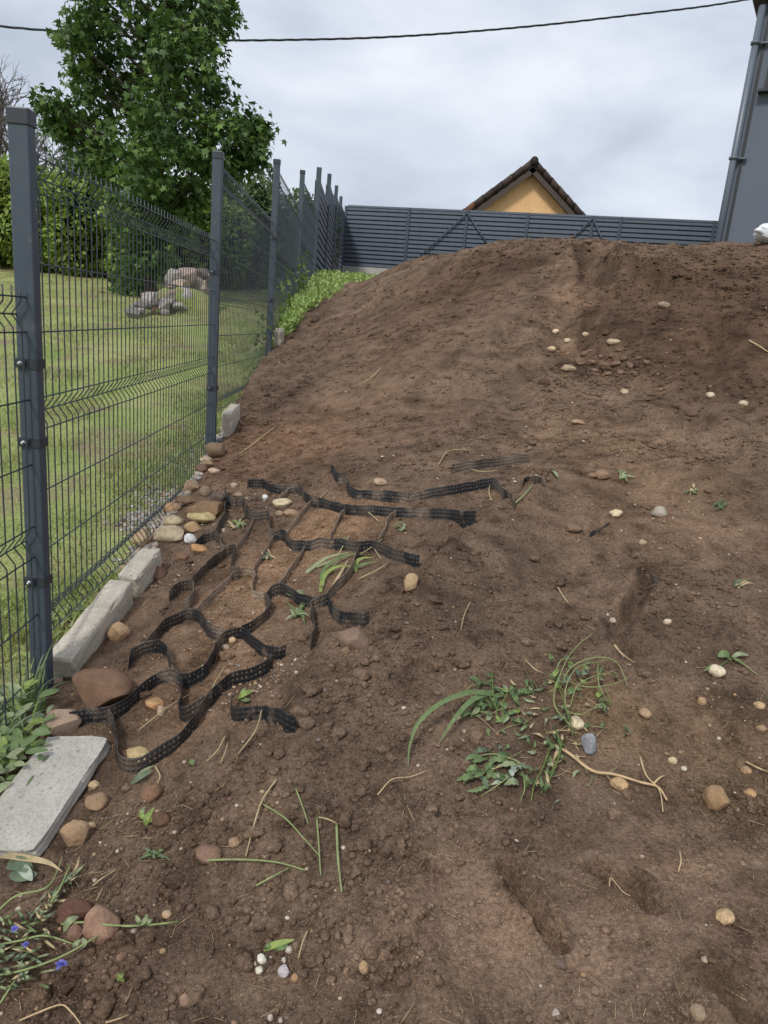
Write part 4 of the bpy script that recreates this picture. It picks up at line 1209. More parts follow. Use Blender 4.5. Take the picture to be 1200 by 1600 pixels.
# ------------------------------------------------------------------ stones
def stone(px, py, wp, hp, rgb, label, group=None, rot=0.0, sink=0.28, seed=None, name='stone', Y=None, rough=0.10, angular=0.0, deepk=0.85):
    """px, py: middle of the stone in the photo, wp x hp its size there"""
    seed = seed if seed is not None else int(px * 7 + py * 13)
    if Y is None:
        g = ground(px, py + hp * 0.32)
    else:
        g = at(px, py + hp * 0.35, Y); g[2] = float(lawn_h(np.array([g[0]]), np.array([Y]))[0]) if g[0] < fence_x(Y) else g[2]
    k = 1 / ppm(g)
    rx = wp * k / 2; el = math.atan2(CAM_Z - g[2], g[1])
    rz = hp * k / 2 * 0.92
    ry = max(rz, min(rx, rx * deepk if rx > rz else rx))
    if rx < rz: ry = rx * 0.9
    sub = 3 if max(wp, hp) > 12 else 2
    if max(wp, hp) > 45: sub = 4
    V, Fc = ICO[sub]
    r_ = 1 + rough * 1.3 * wob(V, 2.2, seed) + rough * 0.35 * wob(V, 6.0, seed + 1)
    V = V * r_[:, None]
    if angular:
        for q in range(9):
            n_ = np.random.default_rng(seed + q).normal(size=3); n_ /= np.linalg.norm(n_)
            dd = V @ n_; cut = 1 - angular * (0.6 + 0.4 * ((q * 37) % 10) / 10)
            V = V - np.maximum(dd - cut, 0)[:, None] * n_
    V = V * np.array([rx, ry, rz])
    c, s = math.cos(R(rot)), math.sin(R(rot))
    V = V @ np.array([[c, 0, -s], [0, 1, 0], [s, 0, c]])
    zmin = V[:, 2].min()
    m = MB(); m.add(V, Fc, True)
    o = m.build(name, stone_mat(tuple(np.minimum(np.array(srgb(*rgb)) * 1.15, 0.8))))
    zs = g[2] if Y is not None else hz(g[0], g[1])
    o.location = (g[0], g[1] + 0.15 * ry, zs - zmin - sink * (V[:, 2].max() - zmin))
    tag(o, label, 'stone', group); return o
STONES = [
(160,1072,92,66,(122,95,76),'large brown boulder in the foot of the bank by the edging block',0,0.25),
(95,1124,60,48,(160,138,118),'pale broken rock between the paving slab and the nearest post',0,0.3),
(185,987,34,36,(196,160,124),'peach coloured stone beside the long edging block',0,0.2),
(242,893,36,32,(112,86,70),'dark reddish brown stone against the second edging block',0,0.25),
(220,842,32,36,(168,146,116),'round tan stone resting on the far end of the edging block',0,0.05),
(262,831,54,32,(172,156,130),'large flat beige stone beyond the edging blocks',0,0.3),
(336,706,34,31,(130,110,90),'round grey-brown stone at the foot of the second fence post',0,0.15),
(321,717,22,11,(182,164,136),'small beige stone just below the round stone at the second post',0,0.2),
(325,726,20,13,(150,124,98),'tan stone under the small beige one by the second post',0,0.2),
(315,734,22,15,(112,88,70),'dark brown stone left of the pinkish one below the second post',0,0.2),
(334,736,22,11,(184,158,136),'pinkish beige stone below the second post',0,0.2),
(298,759,26,25,(146,124,102),'round tan stone close to the mesh, above the long boulders',0,0.2),
(319,768,20,22,(138,118,98),'upright grey-brown stone between the round tan one and the black strip',0,0.25),
(292,780,38,19,(118,94,74),'low brown stone above the two long boulders',0,0.3),
(268,792,32,24,(156,126,98),'tan stone at the mesh, left of the long brown boulder',0,0.25),
(318,796,66,34,(132,106,80),'long brown boulder beside the black geocell strip',-8,0.25),
(316,809,46,20,(186,168,122),'long yellowish stone below the long brown boulder',5,0.2),
(271,813,36,19,(178,164,134),'pale knobbly stone left of the yellowish one',0,0.25),
(301,824,27,19,(176,146,112),'rounded tan stone under the yellowish stone',0,0.2),
(297,842,21,19,(222,220,214),'white crusty lump beside the black geocell cap',0,0.25),
(310,858,27,16,(190,146,104),'orange stone in the first geocell',15,0.25),
(284,869,27,17,(126,98,78),'brown stone left of the orange one in the first geocell',0,0.35),
(340,778,26,22,(104,92,82),'dark grey stone behind the black strip near the boulders',0,0.25),
(372,774,16,11,(160,138,112),'small tan stone in the topmost open cell',0,0.2),
(366,759,13,11,(176,158,136),'small pale stone above the topmost open cell',0,0.2),
(414,777,10,10,(226,220,212),'tiny white stone in the topmost open cell',0,0.2),
(440,788,31,18,(200,184,152),'oval cream stone in the upper geocell',-6,0.18),
(455,801,26,13,(166,140,116),'flat pinkish stone under the oval cream stone',12,0.25),
(437,803,13,10,(172,146,124),'small tan stone left of the flat pinkish one',0,0.2),
(641,913,23,35,(176,150,118),'upright oval tan stone on the soil right of the geocells',8,0.1),
(552,996,56,42,(128,106,90),'flat brown rock half buried below the end of the black strip',18,0.35),
(901,1132,27,24,(204,190,160),'round cream stone beside the pulled weeds',0,0.15),
(918,1162,28,42,(136,138,142),'smooth slate grey oval stone tilted beside the cream one',-22,0.12),
(968,1225,30,20,(180,150,112),'flat tan stone below the forked dry root',0,0.3),
(1118,1246,42,48,(150,122,92),'brownish tan rounded stone right of the forked root',-15,0.25),
(1008,1115,23,18,(160,134,108),'tan stone up to the right of the cream stone',20,0.25),
(1119,1050,29,20,(206,192,166),'cream stone under the small seedling at the right',0,0.2),
(1096,1094,15,18,(166,138,108),'small tan stone below the seedling at the right',0,0.3),
(1187,1102,18,15,(178,150,116),'tan stone near the right edge above the rounded stone',0,0.3),
(1190,1137,16,13,(150,124,98),'brown stone at the right edge, just under the tan one',0,0.3),
(1165,1203,20,13,(166,136,104),'half buried tan stone left of the right edge',0,0.4),
(1172,1237,20,12,(172,138,100),'low orange-tan stone right of the rounded stone',0,0.45),
(1051,1189,13,13,(190,168,138),'small pale stone above the forked root tip',0,0.25),
(1068,1203,10,9,(196,184,166),'tiny pale stone above the forked root tip',0,0.25),
(940,741,28,18,(142,116,92),'tan-brown stone on the slope right of the buried strips',0,0.25),
(1030,800,25,19,(164,154,140),'pale grey stone on the slope at the right',0,0.2),
(962,803,20,15,(202,182,150),'cream stone left of the pale grey one on the slope',-10,0.2),
(895,825,30,17,(120,98,80),'brown stone lying by the crooked black scrap',0,0.3),
(594,752,24,16,(170,148,122),'beige stone above the upper black strip',10,0.3),
(1004,848,13,10,(186,166,138),'small pale stone below the cream stone on the slope',0,0.25),
(925,742,16,11,(128,102,82),'small brown stone left of the tan-brown one on the slope',0,0.35),
(118,1302,41,52,(164,136,108),'egg-shaped tan stone right of the paving slab',-15,0.15),
(150,1253,36,32,(156,130,102),'tan stone beside the paving slab, above the egg-shaped one',10,0.2),
(147,1227,18,16,(186,162,128),'small cream stone touching the paving slab corner side',0,0.2),
(236,1238,34,36,(126,98,78),'brown peanut-shaped stone below the front geocell',20,0.25),
(251,1280,32,26,(92,70,56),'dark earthy stone below the peanut-shaped one',0,0.3),
(324,1329,40,33,(130,104,88),'half buried pinkish brown stone in the foreground',0,0.35),
(365,1318,17,15,(150,124,100),'small tan stone beside the half buried pinkish one',0,0.25),
(143,1291,14,12,(176,150,122),'small pinkish stone under the egg-shaped one',0,0.3),
(156,1441,54,62,(146,116,98),'large pinkish rock in the lower left foreground',-8,0.2),
(112,1421,52,40,(98,70,58),'dark red-brown rock behind the large pinkish one',0,0.3),
(118,1455,26,30,(128,100,84),'brown rock tucked under the large pinkish one',0,0.3),
(261,1428,17,14,(172,146,118),'small tan stone near the thin green stalk',0,0.2),
(216,1178,46,20,(190,166,124),'pale yellow stone lying inside the front geocell',4,0.35),
(240,1100,32,18,(186,146,104),'flat orange stone in the cell behind the front one',0,0.25),
(252,1110,14,22,(196,172,148),'small pale pink stone beside the flat orange one',-20,0.25),
(363,1001,13,13,(202,172,136),'pale orange pebble in the middle geocell',0,0.2),
(352,1011,13,10,(166,150,134),'grey pebble beside the pale orange one',0,0.25),
(408,1499,13,22,(216,212,194),'white oval pebble in the foreground',-30,0.15),
(405,1516,13,11,(204,200,178),'pale cream pebble just under the white oval one',0,0.2),
(442,1521,19,18,(174,166,166),'pale lilac-grey pebble in the foreground',0,0.2),
(451,1487,14,13,(198,186,172),'round pale pebble by the small fern leaf',0,0.2),
(443,1500,7,14,(208,202,188),'thin white pebble by the small fern leaf',0,0.2),
(460,1531,14,13,(160,128,98),'tan pebble right of the lilac-grey one',0,0.3),
(568,1512,19,22,(168,138,106),'tan stone alone in the lower foreground',0,0.25),
(289,1562,20,28,(150,122,104),'pinkish brown stone at the bottom left',-20,0.3),
(422,1590,10,13,(200,188,172),'white pebble at the bottom edge',0,0.2),
(438,1594,8,10,(190,178,160),'cream pebble right of the white one at the bottom edge',0,0.2),
(875,1505,21,16,(104,88,78),'dark brown stone at the end of the groove',0,0.25),
(1133,1430,32,28,(186,160,122),'half buried dusty cream stone in the flattened soil',0,0.36),
(1090,1583,26,22,(150,130,108),'elongated tan stone at the bottom right',-38,0.3),
(1100,1505,13,10,(188,168,146),'small pale chip in the flattened soil at the right',-30,0.3),
(867,1586,12,16,(180,170,158),'small pale stone at the bottom edge near the groove',0,0.25),
(957,969,11,10,(176,160,144),'small pale stone right of the buried hump',0,0.25),
(1043,971,12,12,(190,170,148),'pale pink stone on the slope left of the rut',0,0.25),
(887,575,24,14,(166,146,122),'tan stone at the left end of the clod heap on the mound',0,0.25),
(957,536,22,12,(176,156,130),'tan stone above the clod heap on the mound',0,0.3),
(868,518,11,9,(206,186,160),'pale stone highest left of the clod heap',0,0.2),
(886,533,11,9,(198,178,152),'pale stone just right of the highest pale one',0,0.2),
(862,546,13,9,(190,166,136),'pale tan stone left of the clod heap',0,0.2),
(914,524,12,9,(186,164,138),'small tan stone in the gully on the mound',0,0.25),
(1037,477,20,14,(150,132,112),'grey-tan stone high on the mound, right of the gully',0,0.25),
(1110,620,13,11,(198,180,156),'pale stone on the right of the mound face',0,0.2),
(1161,631,14,10,(190,172,150),'pale stone nearest the right edge of the mound face',0,0.2),
(902,660,19,10,(160,134,108),'flat tan stone low on the mound face',0,0.25),
(850,596,20,17,(86,66,54),'dark earthy stone below the clod heap',0,0.25),
(1080,646,22,14,(100,78,64),'dark brown stone on the right of the mound face',0,0.3),
(976,612,14,10,(180,158,132),'small cream stone below the gully',0,0.25),
]
for s in STONES:
    stone(s[0], s[1], s[2], s[3], s[4], s[5], 'stones lying on the soil bank', s[6], s[7], rough=0.15, angular=0.24 if s[2] > 20 else 0.14)
# soil clod heap on the mound: bigger lumps one can count
LUMPS = [(912,556,14,10),(925,566,16,11),(938,560,12,9),(944,572,18,13),(956,558,13,9),(962,570,17,11),(975,562,14,10),(984,572,15,10),(998,560,12,9),(930,579,14,9),(950,584,15,9),(969,582,12,8),(908,570,11,8),(990,584,11,7),(1010,568,12,8),(920,549,10,7),(966,551,10,7)]
for k, (px, py, wp, hp) in enumerate(LUMPS):
    o = stone(px, py, wp, hp, (118, 94, 78), 'rounded brown lump in the clod heap on the mound face', 'lumps of the clod heap', random.uniform(-20, 20), 0.22, rough=0.26, angular=0.25, name='soil_lump')
    o['category'] = 'soil lump'
# rock pile on the lawn
PILE = [
(270,433,24,21,(170,164,160),'pale grey rock at the top left of the rock pile on the lawn',9.6),
(291,431,28,24,(180,152,142),'pink rock on top of the rock pile on the lawn',9.7),
(313,428,24,15,(92,72,60),'dark brown rock at the top right of the rock pile on the lawn',9.9),
(283,448,28,17,(202,176,150),'cream rock under the pink one in the rock pile',9.4),
(314,452,26,27,(190,172,148),'beige rock on the right of the rock pile',9.5),
(293,464,30,24,(176,172,170),'large pale grey rock low in the rock pile',9.2),
(274,459,16,11,(160,100,84),'red brick fragment in the rock pile',9.2),
(236,470,28,20,(164,160,162),'pale grey rock low on the left of the rock pile',9.2),
(253,476,20,16,(180,176,174),'whitish rock in the lower left of the rock pile',9.0),
(230,462,17,12,(152,130,124),'pinkish grey rock above the low left one in the rock pile',9.5),
(208,489,22,16,(110,110,108),'dark grey rock at the left end of the rock pile',8.8),
(240,483,9,8,(164,96,78),'small red brick chip at the front of the rock pile',8.9),
(306,440,18,13,(160,140,122),'tan rock in the middle of the rock pile',9.6),
(324,438,18,20,(150,138,124),'tan-grey rock at the right end of the rock pile',9.8),
(268,448,16,12,(140,128,118),'brown-grey rock under the pale grey top rock',9.5),
(215,478,18,12,(130,124,118),'grey rock left of the low pale rock in the pile',9.1),
]
def lawn_hit(px, py):
    Ys = np.arange(5, 16, 0.02); P = EYE + ray(px, py) * Ys[:, None]
    d = P[:, 2] - lawn_h(P[:, 0], P[:, 1]); k = np.argmax(d < 0)
    return P[k]
PILE += [(220,487,14,10,(150,146,142),'small grey stone at the front left of the rock pile',0),(262,472,16,12,(160,150,140),'grey-tan rock in the front middle of the rock pile',0),(275,478,18,12,(172,166,158),'pale flat rock at the front of the rock pile',0),(312,474,20,14,(168,158,146),'pale tan rock at the front right of the rock pile',0),(328,462,16,16,(150,140,128),'grey-brown rock behind the second post in the rock pile',0)]
for (px, py, wp, hp, rgb, lab, Y) in PILE:
    yb = 498 - (px - 205) * 0.10
    hit = lawn_hit(px, yb); Y = hit[1] + 0.012 * max(0, yb - py - hp / 2) * 0.8
    p = at(px, py, Y); rr = wp / F_PX * Y / 2; rv = hp / F_PX * Y / 2
    V, Fc = ICO[3]; sd_ = px * 3 + py
    V = V * (1 + 0.16 * wob(V, 2.4, sd_) + 0.06 * wob(V, 6, sd_ + 1))[:, None]
    for q in range(8):
        n_ = np.random.default_rng(sd_ + q).normal(size=3); n_ /= np.linalg.norm(n_)
        V = V - np.maximum(V @ n_ - 0.66, 0)[:, None] * n_
    m = MB(); m.add(V * np.array([rr * 1.2, rr * 1.1, rv * 1.3]), Fc, False)
    o = m.build('rock', stone_mat(tuple(np.minimum(np.array(srgb(*rgb)) * 0.65 + 0.35 * np.array(srgb(172, 164, 158)), 0.75)))); o.location = tuple(p); tag(o, lab, 'rock', 'rocks of the pile on the lawn')
# low earth and rubble heap that carries the pile
for k in range(22):
    px = random.uniform(212, 332); top_ = 480 - (px - 205) * 0.45 if px < 300 else 440
    py = random.uniform(max(436, top_), 488); yb = 498 - (px - 205) * 0.10
    Y = lawn_hit(px, yb)[1] + 0.010 * max(0, yb - py - 4); p = at(px, py, Y); rr = random.uniform(5, 8.5) / F_PX * Y
    V, Fc = ICO[2]; V = V * (1 + 0.2 * wob(V, 2.4, k + 40))[:, None]
    for q in range(6):
        n_ = np.random.default_rng(k * 9 + q).normal(size=3); n_ /= np.linalg.norm(n_); V = V - np.maximum(V @ n_ - 0.7, 0)[:, None] * n_
    m = MB(); m.add(V * np.array([rr * 1.15, rr, rr * 0.85]), Fc, False)
    o = m.build('rock', stone_mat(srgb(*random.choice([(150,146,144), (168,160,154), (160,140,132), (136,126,118)])))); o.location = tuple(p)
    tag(o, 'small grey or pinkish stone filling the rock pile on the lawn', 'rock', 'small stones of the pile on the lawn')
hl = lawn_hit(275, 489); cb = at(285, 446, hl[1] + 0.35)
zl_ = float(lawn_h(np.array([cb[0]]), np.array([cb[1]]))[0])
V, Fc = ICO[4]; V = V * (1 + 0.10 * wob(V, 3, 8) + 0.05 * wob(V, 9, 9))[:, None]
m = MB(); m.add(V * np.array([0.52, 0.36, max(0.2, cb[2] - zl_)]) + np.array([cb[0], cb[1], zl_ - 0.02]), Fc, True)
o = m.build('rubble_heap', LAWN); tag(o, 'low earth heap under the rock pile on the lawn', 'heap')

# ------------------------------------------------------------------ geocell mat: perforated black strips
CS, SH = 0.0150, 0.075
def perforated(name, px_pts, dusty=0.0, lift=0.054, parent=None, seed=0, h=SH, lean=0.0):
    top = np.array([ground(x, y, lift) for x, y in px_pts])
    # settle: keep the top edge smooth in height
    if len(top) > 3:
        for _ in range(2):
            top[1:-1] = 0.25 * top[:-2] + 0.5 * top[1:-1] + 0.25 * top[2:] if False else top[1:-1]
    C = catmull(top, 10)
    s = np.concatenate([[0], np.cumsum(np.linalg.norm(np.diff(C, axis=0), axis=1))])
    n = max(3, int(s[-1] / CS)); rows = 4 if h > 0.06 else 2
    def pos(u, v):
        """u metres along, v 0 at the bottom to 1 at the top"""
        p = np.stack([np.interp(u, s, C[:, k]) for k in range(3)], -1)
        t = np.stack([np.interp(np.clip(u + 0.01, 0, s[-1]), s, C[:, k]) - np.interp(np.clip(u - 0.01, 0, s[-1]), s, C[:, k]) for k in range(3)], -1)
        sd_ = np.stack([-t[:, 1], t[:, 0]], -1); sd_ /= (np.linalg.norm(sd_, axis=1)[:, None] + 1e-9)
        b = (0.009 * perlin(u / 0.07 + seed * 3.1, v * 0.9 + seed, 71) + lean * 0.02) * (v + 0.2)
        z = p[:, 2] - (1 - v) * h + 0.005 * perlin(u / 0.05, np.full_like(u, seed * 1.7), 72) + 0.010 * perlin(u / 0.16, np.full_like(u, seed * 2.3), 73)
        return np.stack([p[:, 0] + sd_[:, 0] * b, p[:, 1] + sd_[:, 1] * b, z], -1)
    us, vs_ = [], []
    q8 = [(-1,-1),(0,-1),(1,-1),(1,0),(1,1),(0,1),(-1,1),(-1,0)]
    o8 = [(math.cos(R(225 + 45 * k)), math.sin(R(225 + 45 * k))) for k in range(8)]
    L = s[-1]; cw = L / n; ch = (h - 0.006) / rows
    F = []; b = 0
    r_ = np.random.default_rng(seed + 500)
    for i in range(n):
        for j in range(rows):
            cu, cv = (i + 0.5) * cw, 0.003 + (j + 0.5) * ch
            rad = 0.0033 * r_.uniform(0.35, 1.1)
            for (a, c) in q8: us.append(cu + a * cw / 2); vs_.append((cv + c * ch / 2) / h)
            for (a, c) in o8: us.append(cu + a * rad); vs_.append((cv + c * rad) / h)
            for k in range(8):
                k2 = (k + 1) % 8
                F.append((b + k, b + k2, b + 8 + k2, b + 8 + k))
            b += 16
        for (v0, v1) in ((0, 0.003 / h), (1 - 0.003 / h, 1)):
            us += [i * cw, (i + 1) * cw, (i + 1) * cw, i * cw]; vs_ += [v0, v0, v1, v1]
            F.append((b, b + 1, b + 2, b + 3)); b += 4
    # quads and rim quads all have four corners
    V = pos(np.array(us), np.array(vs_))
    V2, inv = np.unique(np.round(V, 5), axis=0, return_inverse=True)
    inv = np.asarray(inv).ravel()
    Fm = inv[np.array(F)]
    okf = np.array([len(set(f)) == 4 for f in Fm]); Fm = Fm[okf]
    me = np_mesh(name, V2, Fm, GEO, np.clip(dusty + 0.45 * np.clip(perlin(V2[:, 0] / 0.10, V2[:, 1] / 0.10, 75) * 1.5, -0.3, 1), 0, 1)[:, None] * np.ones((1, 3)))
    o = bpy.data.objects.new(name, me); col.objects.link(o)
    md = o.modifiers.new('thickness', 'SOLIDIFY'); md.thickness = 0.0016; md.offset = 0
    if parent is not None: world_child(o, parent, None)
    return o
gm = empty('geocell_mat', ground(350, 960), 'black perforated plastic geocell mat spread over the lower bank', 'geocell')
STRIPS = [
([(108,1113),(138,1107),(168,1104),(195,1092),(220,1069),(242,1052),(265,1046),(282,1053)],0.0),
([(282,1053),(295,1052),(310,1046),(322,1038),(331,1020),(340,1000),(350,986),(362,981),(378,979),(392,988),(405,1001),(418,1008),(432,1010),(447,1006)],0.0),
([(168,1105),(176,1118),(180,1140),(182,1157),(185,1174),(196,1183),(220,1182),(242,1170),(271,1151),(290,1135),(306,1116),(316,1097),(331,1078),(350,1059),(372,1048),(398,1040),(417,1031),(427,1021)],0.15),
([(283,1056),(284,1075),(280,1096),(288,1105),(303,1099),(318,1090),(331,1080)],0.1),
([(360,1084),(364,1102),(385,1103),(417,1103),(442,1110),(462,1119)],0.0),
([(200,1027),(208,1012),(227,1002),(246,1000),(260,1007),(265,1024),(269,1040),(281,1052)],0.1),
([(205,1012),(230,996),(258,968),(280,956),(293,950),(307,952),(316,962),(325,975),(338,981),(353,984)],0.15),
([(378,978),(397,967),(415,952),(422,945),(420,935),(414,926)],0.15),
([(306,950),(330,927),(350,910),(365,895),(373,888),(385,886),(396,890),(398,900),(394,912),(393,920),(401,924),(414,925)],0.85),
([(414,926),(427,914),(442,911),(455,917),(465,925),(480,929),(498,931),(514,926)],0.0),
([(514,926),(517,936),(523,947),(533,956),(550,957),(565,955),(577,953)],0.0),
([(500,931),(487,938),(488,948),(491,960),(490,976),(487,995)],0.2),
([(563,848),(556,862),(552,877),(542,892),(527,907),(513,922)],0.4),
([(430,831),(437,828),(446,830),(451,837),(458,844),(470,845),(487,844),(500,840),(520,841),(540,842),(560,845),(580,844),(597,849),(617,857),(640,863),(656,866)],0.0),
([(499,841),(480,848),(470,862),(455,885),(437,909)],1.0),
([(430,831),(426,838),(417,855),(402,876),(396,889)],0.9),
([(381,778),(384,792),(392,799),(403,800),(415,797),(421,800),(420,813),(422,823),(430,830)],0.15),
([(352,760),(355,773),(365,778),(374,776),(381,778)],0.15),
([(355,776),(352,790),(349,803),(340,817),(335,828),(327,831),(315,836),(304,847)],0.15),
([(336,829),(344,837),(345,847),(353,853),(367,849),(369,856),(363,867),(360,880),(364,888),(374,888)],0.35),
([(403,801),(398,806),(391,818),(382,836),(370,851)],1.0),
([(352,854),(346,860),(332,871),(317,884),(304,897),(300,905),(293,905),(279,911),(265,923)],0.3),
([(301,906),(302,920),(298,931),(288,938)],0.5),
([(387,749),(410,749),(420,755),(437,757),(452,757),(465,756),(475,765),(487,776),(505,779),(525,784),(550,789),(580,790),(617,792),(650,793),(680,794),(712,796),(745,799)],0.0),
([(462,758),(453,762),(446,768),(437,776)],0.85),
([(488,778),(480,788),(472,798),(460,813),(448,828)],1.0),
([(549,790),(540,794),(530,805),(522,823),(516,838)],1.0),
([(626,794),(616,799),(607,808),(600,825),(591,842)],0.9),
]
for i, (pts, du) in enumerate(STRIPS):
    perforated('strip', pts, du, 0.053 if du < 0.8 else 0.034, parent=gm, seed=i)
g2 = empty('geocell_mat', ground(660, 770), 'half buried black geocell strips emerging above the main mat', 'geocell')
for i, (pts, du) in enumerate([
 ([(518,722),(526,737),(538,740),(544,753),(553,763),(580,765),(613,768),(640,769)],0.0),
 ([(640,770),(648,768),(667,763),(700,758),(733,753),(763,747),(777,750),(787,763),(805,778)],0.0),
 ([(706,724),(733,720),(767,715),(800,712),(828,709)],0.2)]):
    perforated('strip', pts, du, parent=g2, seed=60 + i)
o = perforated('geocell_scrap', [(818,752),(822,745),(833,743),(848,747),(853,752)], 0.1, 0.03, seed=70, h=0.04); tag(o, 'small curled black geocell scrap beside the buried strips', 'geocell')
o = perforated('geocell_scrap', [(922,834),(936,825),(952,815)], 0.1, 0.018, seed=71, h=0.025); tag(o, 'short crooked black geocell scrap on the slope by a brown stone', 'geocell')
o = perforated('geocell_scrap', [(1014,881),(1019,895),(1034,903)], 0.2, 0.018, seed=72, h=0.028); tag(o, 'black geocell edge poking from the soil above the rut', 'geocell')

# ------------------------------------------------------------------ leaves, blades, stalks
def colmat(name, c, **k): return plain(name, c, 0.55, 0.3, 0.25, 45, transl=0.25, **k)
G_DARK = colmat('leaf_dark', (0.105, 0.160, 0.065)); G_MID = colmat('leaf_mid', (0.170, 0.240, 0.100)); G_PALE = colmat('leaf_pale', (0.310, 0.360, 0.200))
G_LIME = colmat('leaf_lime', (0.270, 0.350, 0.100)); G_GREY = colmat('leaf_grey_green', (0.165, 0.215, 0.130)); G_SILV = colmat('leaf_silver', (0.42, 0.47, 0.38))
STRAW = plain('dry_straw', (0.42, 0.33, 0.19), 0.8, 0.2, 0.2, 40); ROOT = plain('pale_root', (0.50, 0.36, 0.21), 0.85, 0.15, 0.25, 30); DTWIG = plain('dark_twig', (0.12, 0.085, 0.06), 0.9, 0.1, 0.3, 30)
GSTALK = plain('green_stalk', (0.240, 0.290, 0.120), 0.6, 0.3, 0.2, 30)
def path3(pts, lifts):
    """photo pixels + heights over the soil -> smooth path"""
    P = []
    for (q, l) in zip(pts, lifts):
        g = ground(q[0], q[1], l); P.append(g)
    return catmull(np.array(P), 6)
def blade_mesh(C, wdt, profile='blade', jag=0, fold=0.18):
    s = np.linspace(0, 1, len(C))
    if profile == 'blade': w_ = wdt * np.clip(1.0 - s ** 2.2, 0.02, 1) * np.clip(0.6 + s * 4, 0, 1)
    else: w_ = wdt * np.clip(np.sin(np.pi * np.clip(s * 0.94 + 0.04, 0, 1)) ** 0.75, 0.02, 1)
    if jag: w_ = w_ * (0.55 + 0.45 * np.abs(np.sin(s * np.pi * jag)))
    V = []
    for i in range(len(C)):
        t = C[min(i + 1, len(C) - 1)] - C[max(i - 1, 0)]; t /= (np.linalg.norm(t) + 1e-9)
        sd_ = np.cross(t, np.array([0.12, -0.55, 0.82])); sd_ /= (np.linalg.norm(sd_) + 1e-9); nn = np.cross(sd_, t)
        V += [C[i] - sd_ * w_[i] / 2 + nn * w_[i] * fold, C[i], C[i] + sd_ * w_[i] / 2 + nn * w_[i] * fold]
    F = []
    for i in range(len(C) - 1):
        a = i * 3
        F += [(a, a + 1, a + 4, a + 3), (a + 1, a + 2, a + 5, a + 4)]
    return V, F
def leaf(parent, pts, wpx, mat, lifts=None, kind='leaf', jag=0, name='leaf'):
    n = len(pts)
    if lifts is None: lifts = [0.006 + 0.02 * math.sin(math.pi * (k + 0.5) / n) for k in range(n)]
    C = path3(pts, lifts)
    V, F = blade_mesh(C, wpx / ppm(C[len(C) // 2]), kind, jag)
    m = MB(); m.add(V, F, True); o = m.build(name, mat); world_child(o, parent, None); return o
def stalk(parent, pts, rpx, mat, lifts=None, name='stem', taper=0.6):
    rpx *= 0.78
    n = len(pts)
    if lifts is None: lifts = [0.003] + [0.012] * (n - 2) + [0.004]
    C = path3(pts, lifts); r_ = rpx / ppm(C[len(C) // 2]) / 2
    m = MB(); m.tube(C, np.linspace(r_, r_ * taper, len(C)), 6); o = m.build(name, mat)
    if parent is not None: world_child(o, parent, None)
    return o
def jit(x, y, a): return (x + random.uniform(-a, a), y + random.uniform(-a, a))
# broad leaved weed with two long blades
w1 = empty('uprooted_weed', ground(775, 1110), 'uprooted broad leaved weed with two long arching grass blades', 'weed')
leaf(w1, [(772,1086),(735,1082),(690,1098),(655,1128),(640,1165),(637,1205)], 9, G_MID, [0.02,0.06,0.08,0.06,0.03,0.005], 'blade', name='blade')
leaf(w1, [(770,1080),(735,1096),(705,1130),(684,1165)], 9, G_MID, [0.02,0.05,0.04,0.006], 'blade', name='blade')
for k in range(44):
    r_ = random.random() ** 0.6; an = random.uniform(0, 6.28); a = (774 + 40 * r_ * math.cos(an), 1094 + 42 * r_ * math.sin(an))
    L_ = random.uniform(12, 30); dn = random.gauss(1.2, 1.3); b = (a[0] + L_ * math.cos(dn), a[1] + L_ * 0.8 * math.sin(dn))
    leaf(w1, [a, jit((a[0]+b[0])/2, (a[1]+b[1])/2, 4), b], random.uniform(4, 10), random.choice([G_MID, G_DARK, G_MID, G_PALE, G_LIME, G_DARK]), [0.008, random.uniform(0.01, 0.035), random.uniform(0.003, 0.02)])
for q in [[(780,1110),(772,1090),(768,1050)],[(775,1130),(775,1105),(760,1080)],[(790,1130),(785,1100),(800,1070)]]: stalk(w1, q, 3.5, STEM, [0.005, 0.03, 0.035])
# wiry tangle
w2 = empty('uprooted_weed', ground(905, 1110), 'wiry tangle of thin pale green stems beside the cream stone', 'weed')
for q in [[(892,1140),(868,1092),(884,1040),(905,1005),(928,988)],[(872,1082),(895,1040),(930,1030),(962,1036),(984,1076)],[(888,1112),(905,1070),(940,1052),(972,1052)],[(900,1150),(885,1100),(868,1060)],[(935,1034),(936,1070),(955,1108)],[(880,1060),(915,1075),(960,1066),(983,1062)],[(890,1130),(880,1080),(905,1045),(950,1031)],[(940,1108),(934,1065),(942,1038)],[(870,1100),(900,1120),(930,1105)],[(866,1065),(876,1036),(905,1028)]]:
    stalk(w2, [jit(*z_, 4) for z_ in q], 2.6, GSTALK if random.random() < 0.7 else STEM, [0.01] + [0.05 + 0.03 * random.random() for _ in q[2:]] + [0.02])
for k in range(34):
    x, y = random.choice([(880,1060),(900,1045),(875,1035),(940,1100),(935,1090),(860,1080),(915,1040),(885,1120),(950,1060)]); a = jit(x, y, 14); b = jit(a[0], a[1], 15)
    leaf(w2, [a, jit((a[0]+b[0])/2, (a[1]+b[1])/2, 2), b], random.uniform(5, 9), random.choice([G_MID, G_PALE, G_LIME, G_GREY]), [0.02, 0.045, 0.03])
for k in range(30):
    a = (random.uniform(735, 960), random.uniform(1045, 1215)); ang_ = random.uniform(0, 6.28); L_ = random.uniform(18, 60)
    b = (a[0] + math.cos(ang_) * L_, a[1] + math.sin(ang_) * L_ * 0.6)
    stalk(w2, [a, jit((a[0]+b[0])/2, (a[1]+b[1])/2, 7), b], random.uniform(1.2, 2.2), random.choice([STRAW, GSTALK, GSTALK, ROOT]), [0.006, random.uniform(0.012, 0.03), 0.006], name='rootlet')
